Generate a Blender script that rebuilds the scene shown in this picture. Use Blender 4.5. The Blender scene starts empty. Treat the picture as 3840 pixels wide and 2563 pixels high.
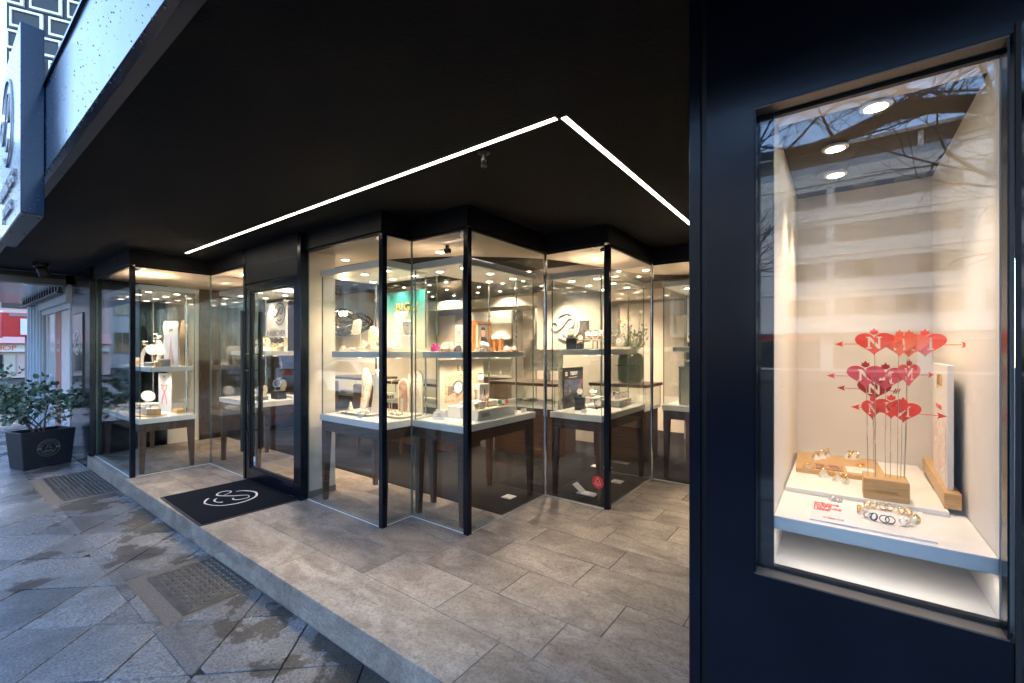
import bpy, bmesh, math, random
from mathutils import Vector, Matrix
random.seed(11)
R = math.radians
SC = bpy.context.scene
COL = SC.collection

# ------------------------------------------------------------------ camera
cd = bpy.data.cameras.new('camera')
cam = bpy.data.objects.new('camera', cd)
COL.objects.link(cam)
cd.sensor_width = 36.0
cd.lens = 15.45
cd.shift_y = 0.0081
cd.clip_start = 0.02
cd.clip_end = 400.0
cam.location = (0, 0, 1.45)
cam.rotation_euler = (R(90), 0, R(-53.35))
SC.camera = cam

# ------------------------------------------------------------------ sky, sun, exposure
W = bpy.data.worlds.new('World')
SC.world = W
W.use_nodes = True
wn, wl = W.node_tree.nodes, W.node_tree.links
wn.clear()
wo = wn.new('ShaderNodeOutputWorld')
wb = wn.new('ShaderNodeBackground')
ws = wn.new('ShaderNodeTexSky')
ws.sky_type = 'NISHITA'
ws.sun_disc = False
ws.sun_elevation = R(40)
ws.sun_rotation = R(70)
ws.air_density = 1.0
ws.dust_density = 0.4
ws.ozone_density = 3.1
wl.new(ws.outputs[0], wb.inputs[0])
wb.inputs[1].default_value = 0.15
wl.new(wb.outputs[0], wo.inputs[0])

sd = bpy.data.lights.new('sun', 'SUN')
sd.energy = 0.5
sd.angle = R(15)
sd.color = (1.0, 0.93, 0.84)
sun = bpy.data.objects.new('sun', sd)
COL.objects.link(sun)
# low sun behind the shop: it comes from +X / a little +Y
sun.rotation_euler = (R(50), 0, R(110))

SC.view_settings.view_transform = 'Standard'
SC.view_settings.look = 'None'
SC.view_settings.gamma = 1.0
SC.view_settings.exposure = 2.95
SC.view_settings.use_curve_mapping = False
cy = SC.cycles
cy.max_bounces = 10
cy.diffuse_bounces = 3
cy.glossy_bounces = 4
cy.transmission_bounces = 4
cy.transparent_max_bounces = 40
cy.caustics_reflective = False
cy.caustics_refractive = False
cy.use_denoising = True
cy.sample_clamp_indirect = 4.0
cy.sample_clamp_direct = 0.0

# ------------------------------------------------------------------ materials
MATS = {}
def _new(name):
    m = bpy.data.materials.new(name)
    m.use_nodes = True
    nt = m.node_tree
    nt.nodes.clear()
    o = nt.nodes.new('ShaderNodeOutputMaterial')
    MATS[name] = m
    return m, nt, o
def N(nt, t, **k):
    n = nt.nodes.new(t)
    for a, v in k.items():
        if a.startswith('i_'):
            n.inputs[a[2:]].default_value = v
        else:
            setattr(n, a, v)
    return n
def ramp(nt, stops, interp='LINEAR'):
    n = nt.nodes.new('ShaderNodeValToRGB')
    cr = n.color_ramp
    cr.interpolation = interp
    while len(cr.elements) < len(stops):
        cr.elements.new(0.5)
    for e, (p, c) in zip(cr.elements, stops):
        e.position = p
        e.color = (c[0], c[1], c[2], 1) if len(c) == 3 else c
    return n
def c4(c):
    return (c[0], c[1], c[2], 1.0)
def coord(nt, kind='Object', scale=(1, 1, 1), rot=(0, 0, 0)):
    if kind == 'World':
        t = nt.nodes.new('ShaderNodeNewGeometry'); out = t.outputs['Position']
    else:
        t = nt.nodes.new('ShaderNodeTexCoord'); out = t.outputs[kind]
    mp = N(nt, 'ShaderNodeMapping')
    mp.inputs['Scale'].default_value = scale
    mp.inputs['Rotation'].default_value = rot
    nt.links.new(out, mp.inputs[0])
    return mp.outputs[0]
def plain(name, col, rough=0.5, metal=0.0, spec=0.5, var=0.06, vscale=6.0, bump=0.0, bscale=60.0, coat=0.0, alpha=None, trans=0.0, ior=1.5):
    m, nt, o = _new(name)
    b = N(nt, 'ShaderNodeBsdfPrincipled')
    b.inputs['Roughness'].default_value = rough
    b.inputs['Metallic'].default_value = metal
    b.inputs['Specular IOR Level'].default_value = spec
    b.inputs['Coat Weight'].default_value = coat
    b.inputs['Coat Roughness'].default_value = 0.08
    b.inputs['Transmission Weight'].default_value = trans
    b.inputs['IOR'].default_value = ior
    p = coord(nt, 'World')
    nz = N(nt, 'ShaderNodeTexNoise', i_Scale=vscale, i_Detail=5.0, i_Roughness=0.6)
    nt.links.new(p, nz.inputs['Vector'])
    lo = tuple(max(0, x * (1 - var)) for x in col); hi = tuple(min(1, x * (1 + var)) for x in col)
    r = ramp(nt, [(0.3, lo), (0.7, hi)])
    nt.links.new(nz.outputs['Fac'], r.inputs[0])
    nt.links.new(r.outputs[0], b.inputs['Base Color'])
    mr = N(nt, 'ShaderNodeMapRange')
    mr.inputs['To Min'].default_value = max(0, rough - 0.06); mr.inputs['To Max'].default_value = min(1, rough + 0.08)
    nt.links.new(nz.outputs['Fac'], mr.inputs['Value'])
    nt.links.new(mr.outputs[0], b.inputs['Roughness'])
    if bump:
        n2 = N(nt, 'ShaderNodeTexNoise', i_Scale=bscale, i_Detail=4.0)
        nt.links.new(p, n2.inputs['Vector'])
        bp = N(nt, 'ShaderNodeBump', i_Strength=bump, i_Distance=0.01)
        nt.links.new(n2.outputs['Fac'], bp.inputs['Height'])
        nt.links.new(bp.outputs[0], b.inputs['Normal'])
    nt.links.new(b.outputs[0], o.inputs[0])
    return m
def emit(name, col, s):
    m, nt, o = _new(name)
    e = N(nt, 'ShaderNodeEmission')
    e.inputs[0].default_value = c4(col); e.inputs[1].default_value = s
    nt.links.new(e.outputs[0], o.inputs[0])
    return m
def glass(name, tint=(0.95, 0.985, 0.97), f0=0.045, rough=0.0):
    m, nt, o = _new(name)
    tr = N(nt, 'ShaderNodeBsdfTransparent'); tr.inputs[0].default_value = c4(tint)
    gl = N(nt, 'ShaderNodeBsdfGlossy'); gl.inputs['Roughness'].default_value = rough
    lw = N(nt, 'ShaderNodeLayerWeight'); lw.inputs['Blend'].default_value = 0.5
    pw = N(nt, 'ShaderNodeMath', operation='POWER'); pw.inputs[1].default_value = 5.0
    mu = N(nt, 'ShaderNodeMath', operation='MULTIPLY_ADD', use_clamp=True); mu.inputs[1].default_value = 1 - f0; mu.inputs[2].default_value = f0
    mx = N(nt, 'ShaderNodeMixShader')
    L = nt.links
    L.new(lw.outputs['Facing'], pw.inputs[0]); L.new(pw.outputs[0], mu.inputs[0]); L.new(mu.outputs[0], mx.inputs[0])
    L.new(tr.outputs[0], mx.inputs[1]); L.new(gl.outputs[0], mx.inputs[2])
    L.new(mx.outputs[0], o.inputs[0])
    return m
def wood(name, c1, c2, axis='Y', scale=1.0, rough=0.42):
    m, nt, o = _new(name)
    b = N(nt, 'ShaderNodeBsdfPrincipled'); b.inputs['Roughness'].default_value = rough
    sc = {'X': (0.6, 9, 9), 'Y': (9, 0.6, 9), 'Z': (9, 9, 0.6)}[axis]
    p = coord(nt, 'World', tuple(s * scale for s in sc))
    nz = N(nt, 'ShaderNodeTexNoise', i_Scale=4.0, i_Detail=6.0, i_Distortion=0.6)
    nt.links.new(p, nz.inputs['Vector'])
    r = ramp(nt, [(0.28, c1), (0.5, c2), (0.62, c1), (0.8, c2)])
    nt.links.new(nz.outputs['Fac'], r.inputs[0])
    nt.links.new(r.outputs[0], b.inputs['Base Color'])
    bp = N(nt, 'ShaderNodeBump', i_Strength=0.12, i_Distance=0.002)
    nt.links.new(nz.outputs['Fac'], bp.inputs['Height']); nt.links.new(bp.outputs[0], b.inputs['Normal'])
    nt.links.new(b.outputs[0], o.inputs[0])
    return m

def mat_tile(name, ca, cb, cdark, rand=True):
    # travertine-look porcelain: diagonal drift, pits, veins; tone differs from tile to tile
    m, nt, o = _new(name)
    L = nt.links
    b = N(nt, 'ShaderNodeBsdfPrincipled')
    oi = N(nt, 'ShaderNodeObjectInfo')
    g = N(nt, 'ShaderNodeNewGeometry')
    cmb = N(nt, 'ShaderNodeVectorMath', operation='SCALE'); cmb.inputs[0].default_value = (37.0, 19.0, 5.0)
    L.new(oi.outputs['Random'], cmb.inputs['Scale'])
    add = N(nt, 'ShaderNodeVectorMath', operation='ADD')
    L.new(g.outputs['Position'], add.inputs[0]); L.new(cmb.outputs[0], add.inputs[1])
    mp = N(nt, 'ShaderNodeMapping'); mp.inputs['Rotation'].default_value = (0, 0, R(28)); mp.inputs['Scale'].default_value = (3.4, 1.7, 3)
    L.new(add.outputs[0], mp.inputs[0])
    n1 = N(nt, 'ShaderNodeTexNoise', i_Scale=1.6, i_Detail=8.0, i_Roughness=0.62, i_Distortion=0.8)
    L.new(mp.outputs[0], n1.inputs['Vector'])
    r1 = ramp(nt, [(0.3, cdark), (0.45, ca), (0.62, cb), (0.8, ca)])
    L.new(n1.outputs['Fac'], r1.inputs[0])
    n2 = N(nt, 'ShaderNodeTexNoise', i_Scale=55.0, i_Detail=6.0, i_Roughness=0.8)
    L.new(add.outputs[0], n2.inputs['Vector'])
    r2 = ramp(nt, [(0.35, (0.34, 0.32, 0.31)), (0.42, (0.84, 0.83, 0.82)), (0.5, (1.0, 1.0, 1.0)), (0.6, (1.15, 1.14, 1.12))])
    L.new(n2.outputs['Fac'], r2.inputs[0])
    mx = N(nt, 'ShaderNodeMix', data_type='RGBA', blend_type='MULTIPLY'); mx.inputs['Factor'].default_value = 0.9
    L.new(r1.outputs[0], mx.inputs['A']); L.new(r2.outputs[0], mx.inputs['B'])
    n3 = N(nt, 'ShaderNodeTexNoise', i_Scale=2.2, i_Detail=9.0, i_Roughness=0.75, i_Distortion=2.2)
    L.new(mp.outputs[0], n3.inputs['Vector'])
    r3 = ramp(nt, [(0.47, (1, 1, 1)), (0.495, (0.62, 0.6, 0.58)), (0.52, (1, 1, 1))])
    L.new(n3.outputs['Fac'], r3.inputs[0])
    mx2 = N(nt, 'ShaderNodeMix', data_type='RGBA', blend_type='MULTIPLY'); mx2.inputs['Factor'].default_value = 0.85
    L.new(mx.outputs['Result'], mx2.inputs['A']); L.new(r3.outputs[0], mx2.inputs['B'])
    hv = N(nt, 'ShaderNodeHueSaturation')
    mr = N(nt, 'ShaderNodeMapRange'); mr.inputs['To Min'].default_value = 0.82; mr.inputs['To Max'].default_value = 1.16
    L.new(oi.outputs['Random'], mr.inputs['Value']); L.new(mr.outputs[0], hv.inputs['Value'])
    L.new(mx2.outputs['Result'], hv.inputs['Color']); L.new(hv.outputs[0], b.inputs['Base Color'])
    rr = N(nt, 'ShaderNodeMapRange'); rr.inputs['To Min'].default_value = 0.34; rr.inputs['To Max'].default_value = 0.58
    L.new(n1.outputs['Fac'], rr.inputs['Value']); L.new(rr.outputs[0], b.inputs['Roughness'])
    bp = N(nt, 'ShaderNodeBump', i_Strength=0.25, i_Distance=0.004)
    L.new(n2.outputs['Fac'], bp.inputs['Height']); L.new(bp.outputs[0], b.inputs['Normal'])
    L.new(b.outputs[0], o.inputs[0])
    return m

def mat_paving():
    # granite-faced concrete slabs, damp; tone differs from slab to slab; drying stains
    m, nt, o = _new('paving')
    L = nt.links
    b = N(nt, 'ShaderNodeBsdfPrincipled')
    oi = N(nt, 'ShaderNodeObjectInfo')
    p = coord(nt, 'World')
    n1 = N(nt, 'ShaderNodeTexNoise', i_Scale=70.0, i_Detail=6.0, i_Roughness=0.85); L.new(p, n1.inputs['Vector'])
    r1 = ramp(nt, [(0.38, (0.05, 0.053, 0.057)), (0.46, (0.115, 0.12, 0.127)), (0.53, (0.19, 0.197, 0.204)), (0.6, (0.235, 0.24, 0.246)), (0.7, (0.42, 0.42, 0.42))])
    L.new(n1.outputs['Fac'], r1.inputs[0])
    hv = N(nt, 'ShaderNodeHueSaturation')
    mr = N(nt, 'ShaderNodeMapRange'); mr.inputs['To Min'].default_value = 0.72; mr.inputs['To Max'].default_value = 1.32
    L.new(oi.outputs['Random'], mr.inputs['Value']); L.new(mr.outputs[0], hv.inputs['Value'])
    L.new(r1.outputs[0], hv.inputs['Color'])
    # dark soaked stains with a ragged outline
    n2 = N(nt, 'ShaderNodeTexNoise', i_Scale=2.3, i_Detail=9.0, i_Roughness=0.58, i_Distortion=0.15); L.new(p, n2.inputs['Vector'])
    sx = N(nt, 'ShaderNodeSeparateXYZ'); L.new(p, sx.inputs[0])
    mk = N(nt, 'ShaderNodeMapRange'); mk.inputs['From Min'].default_value = -0.2; mk.inputs['From Max'].default_value = 1.25; mk.inputs['To Min'].default_value = -0.16; mk.inputs['To Max'].default_value = 0.072
    L.new(sx.outputs['X'], mk.inputs['Value'])
    ad = N(nt, 'ShaderNodeMath', operation='ADD'); L.new(n2.outputs['Fac'], ad.inputs[0]); L.new(mk.outputs[0], ad.inputs[1])
    r2 = ramp(nt, [(0.56, (0, 0, 0)), (0.59, (1, 1, 1))])
    L.new(ad.outputs[0], r2.inputs[0])
    # soft larger damp clouds
    n3 = N(nt, 'ShaderNodeTexNoise', i_Scale=2.6, i_Detail=3.0, i_Roughness=0.5); L.new(p, n3.inputs['Vector'])
    r3 = ramp(nt, [(0.4, (1.08, 1.08, 1.08)), (0.64, (0.7, 0.69, 0.68))]); L.new(n3.outputs['Fac'], r3.inputs[0])
    ml = N(nt, 'ShaderNodeMix', data_type='RGBA', blend_type='MULTIPLY'); ml.inputs['Factor'].default_value = 1.0
    L.new(hv.outputs[0], ml.inputs['A']); L.new(r3.outputs[0], ml.inputs['B'])
    dk = N(nt, 'ShaderNodeMix', data_type='RGBA', blend_type='MULTIPLY')
    dk.inputs['B'].default_value = (0.36, 0.31, 0.27, 1)
    L.new(r2.outputs[0], dk.inputs['Factor']); L.new(ml.outputs['Result'], dk.inputs['A'])
    L.new(dk.outputs['Result'], b.inputs['Base Color'])
    rr = N(nt, 'ShaderNodeMapRange'); rr.inputs['From Min'].default_value = 0.35; rr.inputs['From Max'].default_value = 0.65
    rr.inputs['To Min'].default_value = 0.19; rr.inputs['To Max'].default_value = 0.4
    L.new(n3.outputs['Fac'], rr.inputs['Value'])
    ra = N(nt, 'ShaderNodeMath', operation='MULTIPLY_ADD', use_clamp=True); ra.inputs[1].default_value = 0.3
    L.new(r2.outputs[0], ra.inputs[0]); L.new(rr.outputs[0], ra.inputs[2])
    L.new(ra.outputs[0], b.inputs['Roughness'])
    bp = N(nt, 'ShaderNodeBump', i_Strength=0.35, i_Distance=0.004)
    L.new(n1.outputs['Fac'], bp.inputs['Height']); L.new(bp.outputs[0], b.inputs['Normal'])
    L.new(b.outputs[0], o.inputs[0])
    return m

def mat_gradient(name, z0, z1, ctop, cbot, rough=0.4):
    # printed board whose ink fades with height (object space)
    m, nt, o = _new(name)
    L = nt.links
    b = N(nt, 'ShaderNodeBsdfPrincipled'); b.inputs['Roughness'].default_value = rough
    t = nt.nodes.new('ShaderNodeTexCoord')
    sp = N(nt, 'ShaderNodeSeparateXYZ'); L.new(t.outputs['Object'], sp.inputs[0])
    mr = N(nt, 'ShaderNodeMapRange'); mr.inputs['From Min'].default_value = z0; mr.inputs['From Max'].default_value = z1
    L.new(sp.outputs['Z'], mr.inputs['Value'])
    r = ramp(nt, [(0.0, cbot), (0.3, cbot), (0.85, ctop), (1, ctop)], 'EASE')
    L.new(mr.outputs[0], r.inputs[0]); L.new(r.outputs[0], b.inputs['Base Color'])
    L.new(b.outputs[0], o.inputs[0])
    return m
def mat_print(name, stops, scale=8.0, detail=6.0, distort=1.5, rough=0.4, stretch=(1, 1, 1)):
    m, nt, o = _new(name)
    L = nt.links
    b = N(nt, 'ShaderNodeBsdfPrincipled'); b.inputs['Roughness'].default_value = rough
    p = coord(nt, 'Object', stretch)
    n = N(nt, 'ShaderNodeTexNoise', i_Scale=scale, i_Detail=detail, i_Distortion=distort); L.new(p, n.inputs['Vector'])
    r = ramp(nt, stops); L.new(n.outputs['Fac'], r.inputs[0]); L.new(r.outputs[0], b.inputs['Base Color'])
    L.new(b.outputs[0], o.inputs[0])
    return m

NAVY = plain('navy_metal', (0.0017, 0.0036, 0.0092), 0.2, 0.0, 0.28, 0.12, 3.0, 0.02, 400, coat=0.08)
HEAD = plain('header_metal', (0.003, 0.003, 0.0038), 0.5, 0.0, 0.35, 0.12)
NAVYF = plain('navy_fascia', (0.007, 0.026, 0.065), 0.18, 0.0, 0.45, 0.1, 3.0, coat=0.12)
BLACKM = plain('black_metal', (0.005, 0.0052, 0.0065), 0.34, 0.0, 0.4, 0.1)
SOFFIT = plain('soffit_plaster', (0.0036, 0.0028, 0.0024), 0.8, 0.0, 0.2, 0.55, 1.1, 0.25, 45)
SOFFITE = plain('soffit_metal', (0.06, 0.062, 0.068), 0.4, 0.3, 0.5, 0.1)
WHITE = plain('white_lacquer', (0.72, 0.71, 0.69), 0.32, 0.0, 0.5, 0.02)
CREAM = plain('cream_paint', (0.70, 0.625, 0.54), 0.7, var=0.03)
CREAMT = plain('cream_leather', (0.62, 0.55, 0.44), 0.5, var=0.03)
TAUPE = plain('taupe_panel', (0.45, 0.39, 0.33), 0.6, var=0.06)
GREYP = plain('grey_panel', (0.22, 0.2, 0.185), 0.5, var=0.06)
DARKC = plain('dark_ceiling', (0.035, 0.031, 0.03), 0.35, var=0.1)
CARPET = plain('carpet', (0.022, 0.021, 0.024), 0.95, spec=0.1, var=0.35, vscale=240, bump=0.4, bscale=500)
CHROME = plain('chrome', (0.75, 0.75, 0.74), 0.08, 1.0, var=0.03)
STEEL = plain('brushed_steel', (0.55, 0.53, 0.5), 0.25, 1.0, var=0.05)
GOLD = plain('gold', (0.9, 0.62, 0.22), 0.16, 1.0, var=0.03)
ROSE = plain('rose_gold', (0.85, 0.5, 0.34), 0.18, 1.0, var=0.03)
SILVER = plain('silver', (0.86, 0.85, 0.82), 0.12, 1.0, var=0.03)
GLASS = glass('shop_glass', (0.965, 0.982, 0.975), 0.036)
GLASSC = glass('cabinet_glass', (0.975, 0.99, 0.985), 0.02)
GLASSW = glass('showcase_glass', (0.975, 0.985, 0.98), 0.068)
GEDGE = plain('glass_edge', (0.09, 0.16, 0.145), 0.2, var=0.05)
GOLDP = plain('gold_paint', (0.72, 0.48, 0.16), 0.35, 0.25, var=0.03)
DGLASS = plain('dark_glass', (0.004, 0.005, 0.007), 0.02, spec=0.9, var=0.0)
WALNUT = wood('walnut', (0.042, 0.023, 0.015), (0.085, 0.047, 0.029), 'Y')
WALNUTZ = wood('walnut_upright', (0.055, 0.027, 0.016), (0.10, 0.052, 0.03), 'Z')
OAK = wood('oak', (0.42, 0.25, 0.10), (0.55, 0.35, 0.15), 'Y', 3.0)
CHERRY = wood('cherry_wood', (0.34, 0.14, 0.055), (0.44, 0.2, 0.085), 'Z', 2.5)
TILE = mat_tile('porch_tile', (0.295, 0.246, 0.212), (0.415, 0.35, 0.303), (0.17, 0.14, 0.122))
STONE = mat_tile('step_stone', (0.295, 0.25, 0.213), (0.43, 0.375, 0.32), (0.185, 0.157, 0.136))
GROUT = plain('grout', (0.05, 0.043, 0.038), 0.9)
PAVE = mat_paving()
DIRT = plain('joint_dirt', (0.03, 0.029, 0.028), 0.9, bump=0.5, bscale=80)
MORTAR = plain('mortar', (0.15, 0.125, 0.1), 0.85, var=0.45, vscale=90, bump=0.9, bscale=110)
IRON = plain('cast_iron', (0.13, 0.12, 0.11), 0.36, 0.6, 0.5, 0.35, 14, 0.3, 80)
IRON2 = plain('worn_iron', (0.17, 0.16, 0.15), 0.42, 0.7, 0.5, 0.3, 30)
HOLE = plain('hole_dark', (0.004, 0.004, 0.004), 0.9)
ASPH = plain('asphalt', (0.05, 0.05, 0.052), 0.75, var=0.3, vscale=60, bump=0.4, bscale=120)
GRASS = plain('grass_blades', (0.05, 0.085, 0.025), 0.8, var=0.4, vscale=30)
EMW = emit('strip_glow', (1.0, 0.88, 0.72), 2.2)
EMD = emit('downlight_glow', (1.0, 0.86, 0.6), 4.0)
RED = plain('red_card', (0.85, 0.065, 0.03), 0.5, var=0.06)
RED2 = plain('rose_card', (0.74, 0.085, 0.11), 0.5, var=0.06)
RED3 = plain('dark_red_card', (0.48, 0.02, 0.02), 0.5, var=0.06)
RED4 = plain('orange_red_card', (0.85, 0.14, 0.06), 0.5, var=0.06)
BLACKP = plain('black_box', (0.012, 0.012, 0.013), 0.35)
MATF = plain('mat_fibre', (0.006, 0.008, 0.015), 0.95, spec=0.1, var=0.4, vscale=300, bump=0.5, bscale=600)
RUBBER = plain('rubber', (0.012, 0.012, 0.012), 0.7)
MATW = plain('mat_white', (0.62, 0.58, 0.56), 0.9, var=0.15, vscale=200)
SIGNW = plain('sign_white', (0.68, 0.67, 0.67), 0.4, var=0.03)
INK = plain('ink_dark', (0.03, 0.032, 0.04), 0.5)
INKR = plain('ink_red', (0.7, 0.06, 0.05), 0.5)
BARK = plain('bark', (0.035, 0.027, 0.02), 0.9, var=0.4, vscale=20, bump=0.5, bscale=40)
PLASTW = plain('plaster_white', (0.52, 0.51, 0.485), 0.8, var=0.05, vscale=1.2)
# ------------------------------------------------------------------ mesh helpers
class MB:
    def __init__(s):
        s.v, s.f, s.m, s.M = [], [], [], None
    def _add(s, vs, fs, mi=0):
        o = len(s.v)
        s.v += [tuple(s.M @ Vector(p)) if s.M is not None else tuple(p) for p in vs]
        s.f += [tuple(o + i for i in f) for f in fs]
        s.m += [mi] * len(fs)
        return s
    def box(s, x0, x1, y0, y1, z0, z1, mi=0):
        x0, x1 = min(x0, x1), max(x0, x1); y0, y1 = min(y0, y1), max(y0, y1); z0, z1 = min(z0, z1), max(z0, z1)
        return s.hexa([(x0, y0, z0), (x1, y0, z0), (x1, y1, z0), (x0, y1, z0), (x0, y0, z1), (x1, y0, z1), (x1, y1, z1), (x0, y1, z1)], mi)
    def hexa(s, p, mi=0):
        return s._add(p, [(3, 2, 1, 0), (4, 5, 6, 7), (0, 1, 5, 4), (1, 2, 6, 5), (2, 3, 7, 6), (3, 0, 4, 7)], mi)
    def taper(s, cx, cy, z0, z1, a0, b0, a1, b1, mi=0, dx=0, dy=0):
        return s.hexa([(cx - a0, cy - b0, z0), (cx + a0, cy - b0, z0), (cx + a0, cy + b0, z0), (cx - a0, cy + b0, z0),
                       (cx + dx - a1, cy + dy - b1, z1), (cx + dx + a1, cy + dy - b1, z1), (cx + dx + a1, cy + dy + b1, z1), (cx + dx - a1, cy + dy + b1, z1)], mi)
    def rings(s, rs, mi=0, cap=True, closed=False):
        n = len(rs[0]); vs = [p for r in rs for p in r]; fs = []
        k = len(rs)
        for i in range(k if closed else k - 1):
            a, b = i * n, ((i + 1) % k) * n
            for j in range(n):
                fs.append((a + j, a + (j + 1) % n, b + (j + 1) % n, b + j))
        if cap and not closed:
            fs.append(tuple(range(n - 1, -1, -1)))
            fs.append(tuple((k - 1) * n + j for j in range(n)))
        return s._add(vs, fs, mi)
    def tube(s, path, rad, n=6, mi=0, closed=False, flat=1.0):
        P = [Vector(p) for p in path]; k = len(P); rs = []
        up = None
        for i in range(k):
            if closed:
                t = (P[(i + 1) % k] - P[i - 1])
            else:
                t = P[min(i + 1, k - 1)] - P[max(i - 1, 0)]
            t = t.normalized() if t.length > 1e-9 else Vector((0, 0, 1))
            if up is None:
                up = Vector((0, 0, 1)) if abs(t.z) < 0.9 else Vector((1, 0, 0))
            a = t.cross(up)
            a = a.normalized() if a.length > 1e-6 else t.orthogonal().normalized()
            b = a.cross(t).normalized()
            up = b
            r = rad[i] if isinstance(rad, (list, tuple)) else rad
            rs.append([tuple(P[i] + a * (r * math.cos(2 * math.pi * j / n)) + b * (r * flat * math.sin(2 * math.pi * j / n))) for j in range(n)])
        return s.rings(rs, mi, True, closed)
    def lathe(s, prof, n=20, c=(0, 0, 0), mi=0, sx=1, sy=1):
        rs = [[(c[0] + r * sx * math.cos(2 * math.pi * j / n), c[1] + r * sy * math.sin(2 * math.pi * j / n), c[2] + z) for j in range(n)] for r, z in prof]
        return s.rings(rs, mi)
    def prism(s, poly, z0, z1, mi=0):
        n = len(poly)
        vs = [(x, y, z0) for x, y in poly] + [(x, y, z1) for x, y in poly]
        fs = [tuple(range(n - 1, -1, -1)), tuple(range(n, 2 * n))] + [(i, (i + 1) % n, n + (i + 1) % n, n + i) for i in range(n)]
        return s._add(vs, fs, mi)
    def quad(s, a, b, c, d, mi=0):
        return s._add([a, b, c, d], [(0, 1, 2, 3)], mi)
    def mesh(s, name, mats, smooth=None):
        me = bpy.data.meshes.new(name)
        me.from_pydata(s.v, [], s.f)
        for m in (mats if isinstance(mats, (list, tuple)) else [mats]):
            me.materials.append(m)
        if any(s.m):
            me.polygons.foreach_set('material_index', s.m)
        bm = bmesh.new(); bm.from_mesh(me)
        bmesh.ops.recalc_face_normals(bm, faces=bm.faces)
        bm.to_mesh(me); bm.free()
        if smooth is not None:
            me.polygons.foreach_set('use_smooth', [True] * len(me.polygons))
            try:
                me.set_sharp_from_angle(angle=R(smooth))
            except Exception:
                pass
        me.update()
        return me
    def build(s, name, mats, parent=None, smooth=None, bevel=0):
        return link(name, s.mesh(name, mats, smooth), parent, bevel)

def link(name, me, parent=None, bevel=0):
    o = bpy.data.objects.new(name, me)
    COL.objects.link(o)
    if parent is not None:
        o.parent = parent
    if bevel:
        b = o.modifiers.new('bevel', 'BEVEL'); b.width = bevel; b.segments = 2; b.limit_method = 'ANGLE'; b.angle_limit = R(40)
    return o
def tag(o, label=None, cat=None, group=None, kind=None):
    if label: o['label'] = label
    if cat: o['category'] = cat
    if group: o['group'] = group
    if kind: o['kind'] = kind
    return o
def thing(name, label, cat, loc=(0, 0, 0), rz=0.0, group=None):
    o = bpy.data.objects.new(name, None)
    o.empty_display_size = 0.05
    COL.objects.link(o)
    o.location = loc; o.rotation_euler = (0, 0, rz)
    return tag(o, label, cat, group)
def struct(name, mb, mats, smooth=None, bevel=0):
    return tag(mb.build(name, mats, None, smooth, bevel), kind='structure')
def copy_tree(o, parent=None):
    c = o.copy(); COL.objects.link(c); c.parent = parent
    for ch in list(o.children):
        copy_tree(ch, c)
    return c
FX = (R(90), 0, R(-90))     # faces the street (-X)
FY = (R(90), 0, 0)          # faces -Y

def text_mesh(body, size=0.1, depth=0.002, align='CENTER', bold=0.0, space=1.0):
    cu = bpy.data.curves.new('text', 'FONT')
    cu.body = body; cu.size = size; cu.extrude = depth; cu.align_x = align; cu.align_y = 'CENTER'
    cu.offset = bold; cu.resolution_u = 3; cu.space_character = space
    return curve_mesh(cu)
def curve_mesh(cu):
    o = bpy.data.objects.new('tmp', cu); COL.objects.link(o)
    dg = bpy.context.evaluated_depsgraph_get(); dg.update()
    me = bpy.data.meshes.new_from_object(o.evaluated_get(dg))
    bpy.data.objects.remove(o)
    me.materials.clear()
    return me
def text(name, body, size, mat, parent, loc, rot, depth=0.002, align='CENTER', bold=0.0, space=1.0):
    me = text_mesh(body, size, depth, align, bold, space)
    me.materials.append(mat)
    o = link(name, me, parent)
    o.location = loc; o.rotation_euler = rot
    return o
def catmull(P, n=10):
    out = []
    Q = [P[0]] + list(P) + [P[-1]]
    for i in range(1, len(Q) - 2):
        p0, p1, p2, p3 = Q[i - 1], Q[i], Q[i + 1], Q[i + 2]
        for k in range(n):
            t = k / n
            out.append(tuple(0.5 * (2 * b + (c - a) * t + (2 * a - 5 * b + 4 * c - d) * t * t + (3 * b - a - 3 * c + d) * t ** 3) for a, b, c, d in zip(p0, p1, p2, p3)))
    out.append(tuple(P[-1]))
    return out
LOGO = [
    ([(-.85, .48), (-.6, .8), (0, 1), (.7, .71), (1, 0), (.72, -.7), (0, -1), (-.45, -.88), (-.72, -.68)], 0.035, 0.12),
    ([(-.69, -.06), (-.86, .25), (-1.1, .33), (-1.3, .08), (-1.12, -.2), (-.8, -.25), (-.27, .13), (.0, .45), (.22, .61), (.55, .48), (.52, .12), (.33, -.03), (.1, .02)], 0.035, 0.10),
    ([(-.42, -.44), (-.3, -.57), (-.05, -.64), (.18, -.6), (.32, -.46)], 0.03, 0.11)]
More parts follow.
